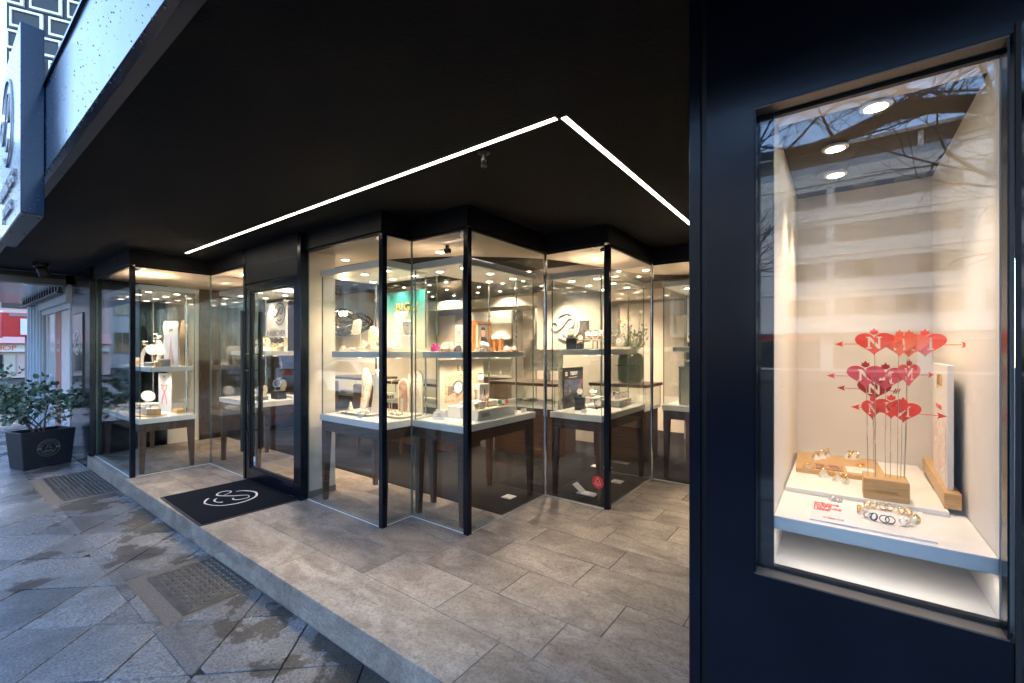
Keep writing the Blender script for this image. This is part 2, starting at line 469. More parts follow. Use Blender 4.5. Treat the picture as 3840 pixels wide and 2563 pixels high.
def logo_mesh(rad, depth, wscale=1.0):
    b = MB()
    for pts, w0, w1 in LOGO:
        c = catmull(pts, 9); k = len(c); L, Rr = [], []
        for i, p in enumerate(c):
            a, d = c[max(i - 1, 0)], c[min(i + 1, k - 1)]
            tx, ty = d[0] - a[0], d[1] - a[1]; l = math.hypot(tx, ty) or 1
            w = wscale * (w0 + (w1 - w0) * abs(math.sin(math.pi * i / (k - 1) * 1.5))) * 0.5
            L.append(((p[0] - ty / l * w) * rad, (p[1] + tx / l * w) * rad)); Rr.append(((p[0] + ty / l * w) * rad, (p[1] - tx / l * w) * rad))
        vs = [(x, y, 0) for x, y in L] + [(x, y, 0) for x, y in Rr] + [(x, y, depth) for x, y in L] + [(x, y, depth) for x, y in Rr]
        fs = []
        for i in range(k - 1):
            fs += [(i, i + 1, k + i + 1, k + i), (2 * k + i, 3 * k + i, 3 * k + i + 1, 2 * k + i + 1), (i, 2 * k + i, 2 * k + i + 1, i + 1), (k + i, k + i + 1, 3 * k + i + 1, 3 * k + i)]
        fs += [(0, k, 3 * k, 2 * k), (k - 1, 3 * k - 1, 4 * k - 1, 2 * k - 1)]
        b._add(vs, fs)
    return b
def logo(name, rad, depth, mat, parent, loc, rot, w=1.0):
    o = logo_mesh(rad, depth, w).build(name, mat, parent)
    o.location = loc; o.rotation_euler = rot
    return o
def rrect(w, h, r, n=5):
    out = []
    for cx, cy, a0 in ((w / 2 - r, h / 2 - r, 0), (-w / 2 + r, h / 2 - r, 90), (-w / 2 + r, -h / 2 + r, 180), (w / 2 - r, -h / 2 + r, 270)):
        for i in range(n + 1):
            a = R(a0 + 90 * i / n); out.append((cx + r * math.cos(a), cy + r * math.sin(a)))
    return out
def spot(parent, loc, power, cone=95, blend=0.6, col=(1.0, 0.75, 0.52), rad=0.03, rot=(0, 0, 0)):
    l = bpy.data.lights.new('lamp', 'SPOT')
    l.energy = power * 2.25; l.spot_size = R(cone); l.spot_blend = blend; l.color = col; l.shadow_soft_size = rad
    o = bpy.data.objects.new('lamp', l); COL.objects.link(o)
    o.parent = parent; o.location = loc; o.rotation_euler = rot
    return o
def yat(px, X):
    # world Y of the sight line through photo column px (of 2349) at depth plane X
    r = (px - 1174.5) / 1008.0
    return X * (0.5969 - r * 0.8023) / (0.8023 + r * 0.5969)
# ------------------------------------------------------------------ the ground
PZ = -0.16
struct('ground', MB().box(-80, 60, -70, 140, -1.2, PZ - 0.05), DIRT)
struct('road', MB().box(-17, -3.6, -60, 60, PZ - 0.2, PZ - 0.10), ASPH)
rk = MB()
for y in range(-60, 60, 2):
    rk.box(-3.6, -3.45, y, y + 1.99, PZ - 0.2, PZ + 0.005)
struct('kerb', rk, MORTAR)
rl = MB()
for y in range(-58, 58, 9):
    rl.box(-10.1, -9.98, y, y + 4.5, PZ - 0.10, PZ - 0.094)
struct('road_marking', rl, SIGNW)
verge = struct('verge', MB().box(-24, -17, -60, 60, PZ - 0.3, PZ - 0.02), DIRT)
gb = MB()
for i in range(9000):
    x, y = random.uniform(-24, -17.1), random.uniform(-20, 32)
    a = random.uniform(0, 6.3); h = random.uniform(0.06, 0.16); w = 0.03
    gb._add([(x - w * math.cos(a), y - w * math.sin(a), PZ - 0.03), (x + w * math.cos(a), y + w * math.sin(a), PZ - 0.03), (x + random.uniform(-.05, .05), y + random.uniform(-.05, .05), PZ + h)], [(0, 1, 2)])
g = gb.build('grass', GRASS); tag(g, 'short green grass on the verge across the road', 'grass', kind='stuff')
struct('far_pavement', MB().box(-37, -24, -60, 60, PZ - 0.3, PZ - 0.01), ASPH)

# pavement: slabs laid diagonally, 0.465 x 0.41 m
pav = struct('pavement', MB().box(-3.45, 1.372, -12, 46, PZ - 0.05, PZ - 0.012), DIRT)
ang = R(42)
e1, e2 = Vector((math.cos(ang), math.sin(ang))), Vector((math.sin(ang), -math.cos(ang)))
gratings = [(0.845, 1.40, 3.16, 4.0), (0.79, 1.40, 6.56, 8.05)]
SL, SW = 0.465, 0.41
O0 = Vector((0.807, 2.565))
def clip(poly, inside, cut):
    out = []
    for i in range(len(poly)):
        a, b = poly[i - 1], poly[i]
        ia, ib = inside(a), inside(b)
        if ia != ib: out.append(cut(a, b))
        if ib: out.append(b)
    return out
def clip_half(poly, ax, v, keep_less):
    f = (lambda p: p[ax] <= v) if keep_less else (lambda p: p[ax] >= v)
    def cut(a, b):
        t = (v - a[ax]) / (b[ax] - a[ax]); return (a[0] + (b[0] - a[0]) * t, a[1] + (b[1] - a[1]) * t)
    return clip(poly, f, cut) if len(poly) > 2 else poly
def subtract(poly, rc):
    x0, x1, y0, y1 = rc; res = []
    rest = poly
    for ax, v, less in ((0, x0, True), (0, x1, False), (1, y0, True), (1, y1, False)):
        a = clip_half(rest, ax, v, less)
        if len(a) > 2: res.append(a)
        rest = clip_half(rest, ax, v, not less)
        if len(rest) < 3: break
    return res
def area(p):
    return abs(sum(p[i - 1][0] * p[i][1] - p[i][0] * p[i - 1][1] for i in range(len(p)))) / 2
slabs = []
for i in range(-60, 110):
    for j in range(-90, 40):
        p0 = O0 + e1 * (i * SL) + e2 * (j * SW)
        cx = p0 + e1 * (SL / 2) + e2 * (SW / 2)
        if not (-3.9 < cx.x < 1.8 and -8 < cx.y < 30): continue
        gp = 0.0035
        poly = [p0 + e1 * gp + e2 * gp, p0 + e1 * (SL - gp) + e2 * gp, p0 + e1 * (SL - gp) + e2 * (SW - gp), p0 + e1 * gp + e2 * (SW - gp)]
        poly = [(p.x, p.y) for p in poly]
        poly = clip_half(poly, 0, 1.355, True)
        poly = clip_half(poly, 0, -3.44, False)
        if len(poly) < 3: continue
        pl = [poly]
        for rc in gratings:
            pl = [q for s in pl for q in subtract(s, rc)]
        for q in pl:
            if area(q) > 0.002:
                mx = sum(a[0] for a in q) / len(q); my = sum(a[1] for a in q) / len(q)
                d = mx * .8023 + my * .5969; r = (mx * .5969 - my * .8023)
                vis = d > 0.5 and abs(r / d) < 1.25 and 1.61 / d < 0.83
                slabs.append((0 if vis else 1, math.hypot(mx, my), q, (mx, my)))
slabs.sort(key=lambda s: (s[0], s[1]))
rest = MB()
def slab_mesh(mb, q, c, z1):
    n = len(q); b = 0.004
    ins = [(c[0] + (x - c[0]) * (1 - b / max(.02, math.hypot(x - c[0], y - c[1]))), c[1] + (y - c[1]) * (1 - b / max(.02, math.hypot(x - c[0], y - c[1])))) for x, y in q]
    mb.rings([[(x, y, PZ - 0.03) for x, y in q], [(x, y, z1 - 0.003) for x, y in q], [(x, y, z1) for x, y in ins]])
for k, (_, d, q, c) in enumerate(slabs):
    z1 = PZ + random.uniform(-0.0025, 0.0025)
    if k < 290:
        mb = MB(); slab_mesh(mb, [(x - c[0], y - c[1]) for x, y in q], (0, 0), z1)
        o = mb.build('slab', PAVE, pav); o.location = (c[0], c[1], 0)
    else:
        slab_mesh(rest, q, c, z1)
o = rest.build('slabs_beyond', PAVE, pav); o['kind'] = 'stuff'

# access covers set in mortar
def cover(name, label, rc, plates, studs=None):
    x0, x1, y0, y1 = rc
    t = thing(name, label, 'grating', ((x0 + x1) / 2, (y0 + y1) / 2, PZ))
    lx, ly = (x1 - x0) / 2, (y1 - y0) / 2
    MB().box(-lx, lx, -ly, ly, -0.05, -0.006).build('mortar_bed', MORTAR, t)
    for (a0, a1, b0, b1) in plates:
        a0 -= (x0 + x1) / 2; a1 -= (x0 + x1) / 2; b0 -= (y0 + y1) / 2; b1 -= (y0 + y1) / 2
        f = MB(); w = 0.035
        f.box(a0, a1, b0, b0 + w, -0.03, 0.001).box(a0, a1, b1 - w, b1, -0.03, 0.001).box(a0, a0 + w, b0 + w, b1 - w, -0.03, 0.001).box(a1 - w, a1, b0 + w, b1 - w, -0.03, 0.001)
        f.build('frame', IRON, t, bevel=0.003)
        p = MB().box(a0 + w + .006, a1 - w - .006, b0 + w + .006, b1 - w - .006, -0.03, -0.004).build('plate', IRON, t, bevel=0.002)
        nb = MB(); hb = MB()
        nx = int((a1 - a0 - 0.1) / 0.034); ny = int((b1 - b0 - 0.1) / 0.034)
        for i in range(nx):
            for j in range(ny):
                cx = a0 + 0.055 + (a1 - a0 - 0.11) * i / (nx - 1); cy_ = b0 + 0.055 + (b1 - b0 - 0.11) * j / (ny - 1)
                if (i + j) % 2 == 0:
                    nb.lathe([(0.0135, -0.0045), (0.0135, -0.001), (0.0105, 0.003), (0.007, 0.0034)], 10, (cx, cy_, 0))
                    hb.lathe([(0.0068, 0.0), (0.0066, 0.0038)], 8, (cx, cy_, 0))
                else:
                    nb.lathe([(0.009, -0.0045), (0.008, -0.0005), (0.004, 0.0006)], 8, (cx, cy_, 0))
        o = nb.build('stud', studs or IRON2, p, 40); o['kind'] = 'stuff'
        o = hb.build('hole', HOLE, p); o['kind'] = 'stuff'
    return t
cover('access_cover', 'square studded iron cover in the pavement in front of the door mat', gratings[0], [(0.95, 1.392, 3.195, 3.925)])
cover('access_cover', 'double studded iron cover in the pavement beside the planter', gratings[1], [(0.90, 1.392, 6.64, 7.3), (0.90, 1.392, 7.32, 7.98)], IRON)

# porch floor: step stones and tiles
porch = struct('porch_floor', MB().box(1.375, 4.93, 0.30, 8.4, PZ - 0.05, -0.006), GROUT)
TG = 0.0016
def tile(x0, x1, y0, y1, mat=TILE, z0=-0.02, name='tile', par=None):
    cx, cy_ = (x0 + x1) / 2, (y0 + y1) / 2
    a, b = (x1 - x0) / 2 - TG, (y1 - y0) / 2 - TG
    if a <= 0.01 or b <= 0.01: return
    mb = MB(); c = 0.0015
    mb.rings([[(-a, -b, z0), (a, -b, z0), (a, b, z0), (-a, b, z0)], [(-a, -b, -c), (a, -b, -c), (a, b, -c), (-a, b, -c)], [(-a + c, -b + c, 0), (a - c, -b + c, 0), (a - c, b - c, 0), (-a + c, b - c, 0)]])
    o = mb.build(name, mat, par or porch); o.location = (cx, cy_, 0)
ys = [0.30, 1.35, 3.02, 4.75, 6.48, 8.27]
for a, b in zip(ys, ys[1:]):
    tile(1.357, 1.712, a, b, STONE, PZ - 0.04, 'step_stone')
rows = [1.712, 2.046, 2.382, 2.714, 3.040, 3.372, 3.704, 4.036, 4.368, 4.70, 4.93]
offs = [1.153, 0.964, 0.655, 1.222, 0.78, 1.05, 0.60, 0.93, 0.55, 1.1]
for k in range(10):
    ymax = 8.3 if k < 4 else (2.345 if rows[k] < 3.69 else 1.69)
    y = offs[k] - 0.663 * 2
    while y < ymax:
        tile(rows[k], rows[k + 1], max(y, 0.30), min(y + 0.663, ymax))
        y += 0.663
cp = MB()
cp.box(3.042, 3.71, 2.35, 8.3, -0.02, 0.004).box(3.71, 4.91, 1.695, 8.3, -0.02, 0.004).box(4.93, 8.0, -0.4, 8.3, -0.02, 0.004)
cp.box(4.91, 4.93, 1.695, 8.3, -0.02, 0.004)
struct('carpet', cp, CARPET)
struct('shop_subfloor', MB().box(3.05, 8.2, -0.5, 8.4, -0.4, -0.021), GROUT)

# ------------------------------------------------------------------ canopy
CZ = 2.58
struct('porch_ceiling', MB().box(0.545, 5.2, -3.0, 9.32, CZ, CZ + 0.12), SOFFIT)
struct('canopy_roof', MB().box(0.50, 9.0, -3.0, 9.32, CZ + 0.13, 3.08), SOFFITE)
fas = thing('fascia', 'rain-spotted dark blue metal fascia along the canopy edge', 'fascia', (0.464, 0, 0))
FPAN = [(-3.0, 0.62), (0.626, 3.93), (3.936, 6.6), (6.606, 9.4)]
for a, b in FPAN:
    MB().box(0, 0.035, a, b, CZ - 0.012, 3.1).build('panel', NAVYF, fas, bevel=0.002)
    MB().box(0.036, 0.081, a, b, CZ - 0.012, CZ - 0.002).build('soffit_strip', SOFFITE, fas)
MB().box(-0.012, 0.06, -3.0, 9.4, 3.101, 3.118).build('drip_edge', NAVY, fas)
# rain drops on the fascia and sign
def drops(n, f, parent):
    mb = MB()
    for i in range(n):
        (x, y, z), nrm, r = f()
        q = Vector(nrm).to_track_quat('Z', 'Y').to_matrix().to_4x4()
        mb.M = Matrix.Translation((x, y, z)) @ q
        mb.lathe([(r, -r * .1), (r * .8, r * .35), (r * .35, r * .55)], 6)
    mb.M = None
    o = mb.build('raindrop', DROP, parent, 60); o['kind'] = 'stuff'
    return o
DROP = plain('raindrop', (0.09, 0.125, 0.17), 0.15, spec=0.6, var=0.0)
drops(480, lambda: ((0.0, random.uniform(0.3, 4.4), random.uniform(CZ, 3.09)), (-1, 0, 0), random.choice([.0012, .0015, .002, .002, .0025, .003, .004])), fas)
mbd = MB()
for i in range(90):
    y = random.uniform(0.3, 4.2); l = random.uniform(0.004, 0.009)
    mbd.lathe([(0.001, -l), (0.0032, -l * .7), (0.004, 0)], 6, (random.uniform(0.0, 0.012), y, CZ - 0.012))
o = mbd.build('hanging_drop', DROP, fas, 60); o['kind'] = 'stuff'

sg = thing('sign_box', 'blue box sign with raised white swirl emblem and lettering on the fascia', 'sign', (0.36, 4.0, 2.29))
MB().box(0, 0.102, 0, 1.38, 0, 1.165).build('box', NAVYF, sg, bevel=0.004)
MB().box(0.004, 0.098, 0.01, 1.37, -0.006, -0.0005).build('underside', SOFFITE, sg)
for yy in (0.08, 0.7, 1.3):
    for xx in (0.018, 0.084):
        o = MB().lathe([(0.006, -0.004), (0.006, 0.001)], 8).build('screw', BLACKM, sg); o.location = (xx, yy, -0.0062)
logo('emblem', 0.29, 0.008, SIGNW, sg, (-0.001, 0.66, 0.74), FX, 0.6)
text('lettering', 'RAUSCHER', 0.15, SIGNW, sg, (-0.005, 0.66, 0.29), FX, 0.004)
text('lettering', 'JUWELIER', 0.11, SIGNW, sg, (-0.005, 0.66, 0.13), FX, 0.004)
def _sd():
    if random.random() < 0.7:
        return (0.0, random.uniform(0, 1.38), random.uniform(0, 1.16)), (-1, 0, 0), random.choice([.0015, .002, .003])
    return (random.uniform(0.004, 0.1), 0.0, random.uniform(0, 1.16)), (0, -1, 0), random.choice([.0015, .002, .003])
drops(500, _sd, sg)

# recessed LED strips
def strip(label, x0, x1, y0, y1):
    t = thing('light_strip', label, 'ceiling light', ((x0 + x1) / 2, (y0 + y1) / 2, CZ), group='LED strips in the porch ceiling')
    a, b = (x1 - x0) / 2, (y1 - y0) / 2
    MB().box(-a, a, -b, b, -0.006, -0.002).build('diffuser', EMW, t)
    e = 0.006
    MB().box(-a - e, -a, -b, b, -0.008, -0.001).box(a, a + e, -b, b, -0.008, -0.001).box(-a - e, a + e, -b - e, -b, -0.008, -0.001).box(-a - e, a + e, b, b + e, -0.008, -0.001).build('trim', BLACKM, t)
strip('short far length of the white LED strip running towards the planter', 1.824, 1.856, 3.58, 6.1)
strip('long near length of the white LED strip above the door mat', 1.824, 1.856, 1.10, 3.56)
strip('white LED strip running from the corner towards the back of the porch', 1.85, 4.6, 1.05, 1.082)
# sprinkler and surface spotlight
t = thing('sprinkler', 'small dark ceiling sprinkler beside the LED strip corner', 'sprinkler', (1.921, 1.63, CZ))
MB().lathe([(0.036, 0), (0.036, -0.006), (0.012, -0.012), (0.011, -0.035), (0.016, -0.038), (0.016, -0.05)], 16).build('body', BLACKM, t, 35)
MB().tube([(0.012, 0, -0.05), (0.018, 0, -0.065), (0.004, 0, -0.08)], 0.003, 5).tube([(-0.012, 0, -0.05), (-0.018, 0, -0.065), (-0.004, 0, -0.08)], 0.003, 5).build('yoke', BLACKM, t, 40)
MB().lathe([(0.02, -0.082), (0.02, -0.08), (0.004, -0.078)], 12).build('deflector', BLACKM, t)
t = thing('ceiling_spotlight', 'small black tilted spotlight under the far end of the canopy', 'spotlight', (0.93, 8.35, CZ))
MB().lathe([(0.075, 0), (0.075, -0.05)], 20).build('base', BLACKM, t, 30)
o = MB().lathe([(0.055, 0.02), (0.055, -0.09), (0.046, -0.09), (0.046, -0.07)], 18).build('head', BLACKM, t, 30); o.location = (0.01, 0, -0.075); o.rotation_euler = (R(25), R(-20), 0)
MB().lathe([(0.045, -0.072), (0.045, -0.07)], 16).build('lens', emit('lens_glow', (1, .7, .4), 3.0), o)

# far end beam of the canopy
t = thing('end_beam', 'grey metal beam closing the far end of the canopy', 'beam', (0, 9.33, 0))
MB().box(-1.2, 1.30, 0, 0.12, 2.41, 2.57).build('cladding', plain('beam_grey', (0.11, 0.115, 0.13), 0.4, 0.2), t, bevel=0.004)
MB().box(-1.2, 1.30, -0.02, -0.004, 2.50, 2.57).build('gutter', BLACKM, t)

# ------------------------------------------------------------------ shopfront glazing
GZ0, GZ1 = 0.008, 2.40
sf = thing('shopfront', 'stepped floor-to-ceiling glass shopfront with slim dark posts', 'shopfront', (0, 0, 0))
def pane(parent, x0, x1, y0, y1, z0, z1, mat=GLASS, name='glass_pane', edge=GEDGE):
    b = MB()
    p = [(x0, y0, z0), (x1, y0, z0), (x1, y1, z0), (x0, y1, z0), (x0, y0, z1), (x1, y0, z1), (x1, y1, z1), (x0, y1, z1)]
    b._add(p, [(3, 2, 1, 0), (4, 5, 6, 7), (0, 1, 5, 4), (1, 2, 6, 5), (2, 3, 7, 6), (3, 0, 4, 7)])
    if abs(x1 - x0) < abs(y1 - y0):
        b.m = [1, 1, 1, 0, 1, 0]
    else:
        b.m = [1, 1, 0, 1, 0, 1]
    return b.build(name, [mat, edge], parent)
def post(x, y, s=0.024, mat=NAVY, z1=GZ1, name='post'):
    o = MB().box(-s, s, -s, s, 0.0, z1).build(name, mat, sf, bevel=0.003); o.location = (x, y, 0)
T = 0.006
SEG = [('x', 1.425, 6.455, 8.12), ('y', 6.43, 1.455, 2.196), ('x', 2.205, 5.39, 6.425),
       ('x', 2.245, 3.015, 4.13), ('y', 2.995, 2.275, 2.552), ('x', 2.56, 2.365, 2.99),
       ('y', 2.342, 2.585, 3.69), ('x', 3.712, 1.715, 2.33), ('y', 1.69, 3.76, 4.88), ('x', 4.90, 0.36, 1.67)]
for ax, c, a, b in SEG:
    if ax == 'x':
        pane(sf, c - T, c + T, a, b, GZ0, GZ1)
        MB().box(c - 0.014, c + 0.012, a, b, 0.0015, 0.0075).build('sill_bead', SIGNW, sf)
        MB().box(c - 0.013, c + 0.013, a, b, GZ1 - 0.004, GZ1 + 0.016).build('top_channel', HEAD, sf)
        MB().box(c - 0.03, c + 0.05, a - 0.05, b + 0.03, GZ1 + 0.017, CZ).build('header', HEAD, sf)
    else:
        pane(sf, a, b, c - T, c + T, GZ0, GZ1)
        MB().box(a, b, c - 0.012, c + 0.014, 0.0015, 0.0075).build('sill_bead', SIGNW, sf)
        MB().box(a, b, c - 0.013, c + 0.013, GZ1 - 0.004, GZ1 + 0.016).build('top_channel', HEAD, sf)
        MB().box(a - 0.05, b + 0.02, c - 0.028, c + 0.048, GZ1 + 0.0175, CZ - 0.001).build('header', HEAD, sf)
for x, y in ((1.428, 6.43), (2.25, 2.988), (2.56, 2.34), (3.733, 1.69)):
    post(x, y)
for x, y in ((3.705, 2.345), (4.898, 1.688)):
    o = MB().lathe([(0.019, 0), (0.019, GZ1)], 16).build('chrome_post', CHROME, sf, 30); o.location = (x, y, 0)
# fixing brackets at the tops of the posts
for x, y, dx, dy in ((1.428, 6.43, .04, .03), (2.25, 2.988, -.0, .05), (2.56, 2.34, .0, .05), (3.733, 1.69, .0, .05)):
    o = MB().box(-0.012, 0.03, -0.02, 0.02, -0.05, -0.02).lathe([(0.012, -0.022), (0.012, -0.012)], 10).build('bracket', STEEL, sf); o.location = (x + dx, y + dy, GZ1)

# white stencilled floor sockets on the carpet
for i, (x, y, w, l, lab) in enumerate([(3.444, 2.60, .055, .055, 'pale square floor socket lid behind the corner post'), (4.55, 1.95, .06, .06, 'pale floor socket lid nearest the porch corner'), (5.0, 2.35, .05, .12, 'long pale floor socket lid deeper in the shop'), (5.35, 1.12, .05, .12, 'pale floor socket lid under the farthest white table')]):
    t = thing('floor_socket', lab, 'floor socket', (x, y, 0.004), group='floor sockets in the carpet')
    MB().box(-w, w, -l, l, 0, 0.006).build('lid', SIGNW, t, bevel=0.002)
    MB().box(-w + .01, -w + .016, -l * .5, l * .5, 0.0062, 0.0075).build('slot', GREYP, t)
t = thing('floor_socket', 'open pale floor socket with its lid folded up behind the round sticker', 'floor socket', (4.0, 2.03, 0.004), group='floor sockets in the carpet')
MB().box(-.06, .05, -.10, .10, 0, 0.006).build('rim', SIGNW, t)
o = MB().box(-.05, .05, 0, .12, -0.003, 0.003).build('lid', SIGNW, t); o.location = (0, .05, 0.006); o.rotation_euler = (R(38), 0, 0)
# round red bell sticker on the pane
t = thing('bell_sticker', 'round red sticker with a white bell on the lower glass pane', 'sticker', (3.705, 1.775, 0.235), 0)
t.rotation_euler = FX
MB().lathe([(0.058, 0), (0.058, 0.0012)], 28).build('disc', plain('sticker_red', (0.6, 0.03, 0.03), 0.5), t)
bell = [(-0.034, -0.018), (-0.022, -0.004), (-0.018, 0.018), (-0.008, 0.03), (0.008, 0.03), (0.018, 0.018), (0.022, -0.004), (0.034, -0.018)]
b = MB(); pts = [(x, y, 0.002) for x, y in bell]
b.tube(pts + [pts[0]], 0.0016, 5).tube([(0.007 * math.cos(a / 5 * math.pi), 0.036 + 0.007 * math.sin(a / 5 * math.pi), 0.002) for a in range(10)], 0.0014, 5, closed=True)
b.tube([(-0.012, 0.004, 0.002), (0, -0.004, 0.002), (0.012, 0.004, 0.002)], 0.0014, 5).tube([(-0.012, -0.026, 0.002), (0, -0.034, 0.002), (0.012, -0.026, 0.002)], 0.0018, 5)
b.build('bell', SIGNW, t)

# ------------------------------------------------------------------ entrance door
dr = thing('entrance_door', 'dark framed glass entrance door with tall bar handles', 'door', (2.2, 0, 0))
DF = [(5.345, 5.39), (4.135, 4.195)]
for a, b in DF:
    MB().box(-0.035, 0.045, a, b, 0, CZ - 0.002).build('jamb', NAVY, dr, bevel=0.003)
MB().box(-0.03, 0.04, 4.197, 5.343, 2.185, CZ - 0.003).build('header_panel', HEAD, dr, bevel=0.002)
MB().box(-0.034, -0.0305, 4.27, 5.30, 2.36, 2.364).build('panel_groove', BLACKM, dr)
Y0, Y1, Z0, Z1 = 4.20, 5.34, 0.012, 2.175
lf = MB()
w = 0.085
lf.box(-0.025, 0.035, Y0, Y0 + w, Z0, Z1).box(-0.025, 0.035, Y1 - w, Y1, Z0, Z1).box(-0.025, 0.035, Y0 + w, Y1 - w, Z0, Z0 + 0.13).box(-0.025, 0.035, Y0 + w, Y1 - w, Z1 - w, Z1)
lf.build('leaf_frame', NAVY, dr, bevel=0.004)
bd = MB()
for a, b in ((Y0 + w, Y0 + w + .014), (Y1 - w - .014, Y1 - w)):
    bd.box(-0.012, 0.02, a, b, Z0 + .13, Z1 - w)
bd.box(-0.012, 0.02, Y0 + w + .014, Y1 - w - .014, Z0 + .13, Z0 + .144).box(-0.012, 0.02, Y0 + w + .014, Y1 - w - .014, Z1 - w - .014, Z1 - w)
bd.build('glazing_bead', BLACKM, dr)
pane(dr, -0.002, 0.006, Y0 + w + .013, Y1 - w - .013, Z0 + 0.142, Z1 - w - .012)
for sx in (-1, 1):
    xo = -0.085 if sx < 0 else 0.10
    yo = 5.27
    h = MB().box(xo - 0.016, xo + 0.016, yo - 0.026, yo + 0.026, 0.33, 1.88).build('handle', BLACKM, dr, bevel=0.003)
    for z in (0.55, 1.22, 1.40):
        MB().tube([(xo, yo, z), (-0.02 if sx < 0 else 0.03, yo, z)], 0.007, 8).build('bracket', BLACKM, h)
MB().box(-0.0045, -0.003, 5.16, 5.20, 0.175, 0.27).build('lock_sticker', SIGNW, dr)
MB().box(-0.0055, -0.0047, 5.163, 5.197, 0.178, 0.215).build('sticker_print', plain('blue_print', (0.05, 0.25, 0.5), 0.5), dr)
MB().box(-0.03, 0.04, 4.2, 5.34, 0.0005, 0.010).build('threshold', STEEL, dr)

# door mat
mt = thing('door_mat', 'black door mat with white swirl emblem in front of the door', 'mat', (1.79, 4.755, 0.0))
mt.rotation_euler = (0, 0, R(-1.6))
MB().prism(rrect(0.83, 1.13, 0.02, 3), 0.0005, 0.006).build('border', RUBBER, mt)
MB().prism(rrect(0.785, 1.085, 0.012, 3), 0.0062, 0.011).build('pile', MATF, mt, bevel=0.002)
logo('emblem', 0.215, 0.0025, MATW, mt, (0.01, -0.02, 0.0112), (0, 0, R(-90)), 0.75)

# ------------------------------------------------------------------ right-hand pillar with showcase
pl = thing('showcase_pillar', 'navy metal pillar with recessed glass showcase at the street side', 'pillar', (1.36, 0, 0))
ZP0, ZP1 = PZ - 0.02, CZ - 0.003
OY0, OY1, OZ0, OZ1 = -0.288, 0.186, 0.837, 2.112
fp = MB()
fp.box(0, 0.05, OY1, 0.309, ZP0, ZP1).box(0, 0.05, -3.0, OY1, ZP0, OZ0).box(0, 0.05, -3.0, OY1, OZ1, ZP1).box(0, 0.05, -3.0, OY0 - 0.0245, OZ0, OZ1)
fp.build('front_panel', NAVY, pl)
MB().box(0.012, 0.055, 0.3095, 0.325, ZP0, ZP1).build('shadow_gap', BLACKM, pl)
MB().box(0.0, 0.05, 0.3255, 0.357, ZP0, ZP1).build('corner_trim', NAVY, pl, bevel=0.002)
MB().box(0.055, 3.54, 0.30, 0.352, ZP0, ZP1).build('side_wall', NAVY, pl)
rv = MB(); d = 0.045
REV = plain('reveal_bronze', (0.17, 0.14, 0.115), 0.35, 0.4)
rv.box(0.003, d, OY0, OY1, OZ0, OZ0 + 0.004).build('reveal', REV, pl)
MB().box(0.003, d, OY0, OY1, OZ1 - 0.004, OZ1).build('reveal', REV, pl)
MB().box(0.003, d, OY1 - 0.004, OY1 - 0.0005, OZ0 + 0.0045, OZ1 - 0.0045).build('reveal', NAVY, pl)
MB().box(0.003, d, OY0 + 0.0005, OY0 + 0.004, OZ0 + 0.0045, OZ1 - 0.0045).build('reveal', NAVY, pl)
pane(pl, 0.046, 0.056, OY0, OY1, OZ0, OZ1, GLASSW)
MB().box(0.058, 0.075, 0.146, OY1, OZ0, OZ1).build('black_jamb', BLACKM, pl)
MB().box(0.058, 0.075, OY0, 0.1455, OZ0, OZ0 + 0.012).build('black_sill', BLACKM, pl)
MB().box(0.058, 0.075, OY0, 0.1455, OZ1 - 0.012, OZ1).build('black_head', BLACKM, pl)
SHW = plain('showcase_white', (0.72, 0.69, 0.65), 0.6, var=0.02)
MB().box(0.076, 0.95, 0.1475, 0.17, OZ0 - 0.01, OZ1 + 0.02).build('liner_side', SHW, pl)
MB().box(0.076, 0.95, -0.31, -0.287, OZ0 - 0.01, OZ1 + 0.02).build('liner_side', SHW, pl)
MB().box(0.951, 0.97, -0.31, 0.17, OZ0 - 0.01, OZ1 + 0.02).build('liner_back', SHW, pl)
MB().box(0.076, 0.95, -0.2865, 0.147, OZ0 - 0.01, OZ0 + 0.008).build('liner_floor', SHW, pl)
MB().box(0.076, 0.16, -0.2865, 0.147, OZ1, OZ1 + 0.02).build('valance', SHW, pl)
MB().box(0.1605, 0.95, -0.2865, 0.147, OZ1 + 0.002, OZ1 + 0.02).build('liner_top', plain('liner_dark', (0.03, 0.022, 0.017), 0.5), pl)
MB().box(0.07, 0.949, -0.286, 0.1465, 0.948, 0.985).build('shelf', WHITE, pl, bevel=0.002)
MB().box(0.34, 0.948, -0.246, 0.142, 0.9855, 1.000).build('riser_board', WHITE, pl, bevel=0.002)
for i, (x, y) in enumerate(((1.54, -0.08), (1.78, 0.01), (2.05, 0.01))):
    o = MB().lathe([(0.036, 0), (0.036, -0.006), (0.027, -0.008)], 20).build('downlight', SIGNW, pl, 30); o.location = (x - 1.36, y, OZ1)
    MB().lathe([(0.026, -0.0085), (0.026, -0.0075)], 18).build('lens', EMD, o)
    spot(o, (0, 0, -0.015), 1.75, 84, 0.8)
al = bpy.data.lights.new('lamp', 'AREA'); al.shape = 'RECTANGLE'; al.size = 0.40; al.size_y = 0.012; al.energy = 0.05; al.color = (1.0, 0.84, 0.66)
MB().box(0.085, 0.10, -0.27, 0.13, 0.942, 0.9478).build('led_profile', SIGNW, pl)
o = bpy.data.objects.new('lamp', al); COL.objects.link(o); o.parent = pl; o.location = (0.092, -0.07, 0.940); o.rotation_euler = (0, R(-25), R(90)); o.rotation_euler = (0, 0, R(90))
# the dark glass panel right of the showcase
t = thing('dark_glass_panel', 'dark mirror-like glass panel at the right edge of the pillar', 'glass panel', (1.355, -0.30, 0))
MB().box(-0.001, 0.004, -0.9, -0.002, 0.60, 2.13).build('glass', DGLASS, t)
MB().box(-0.0018, 0.004, -0.0018, 0.006, 0.60, 2.13).build('edge_trim', RUBBER, t)

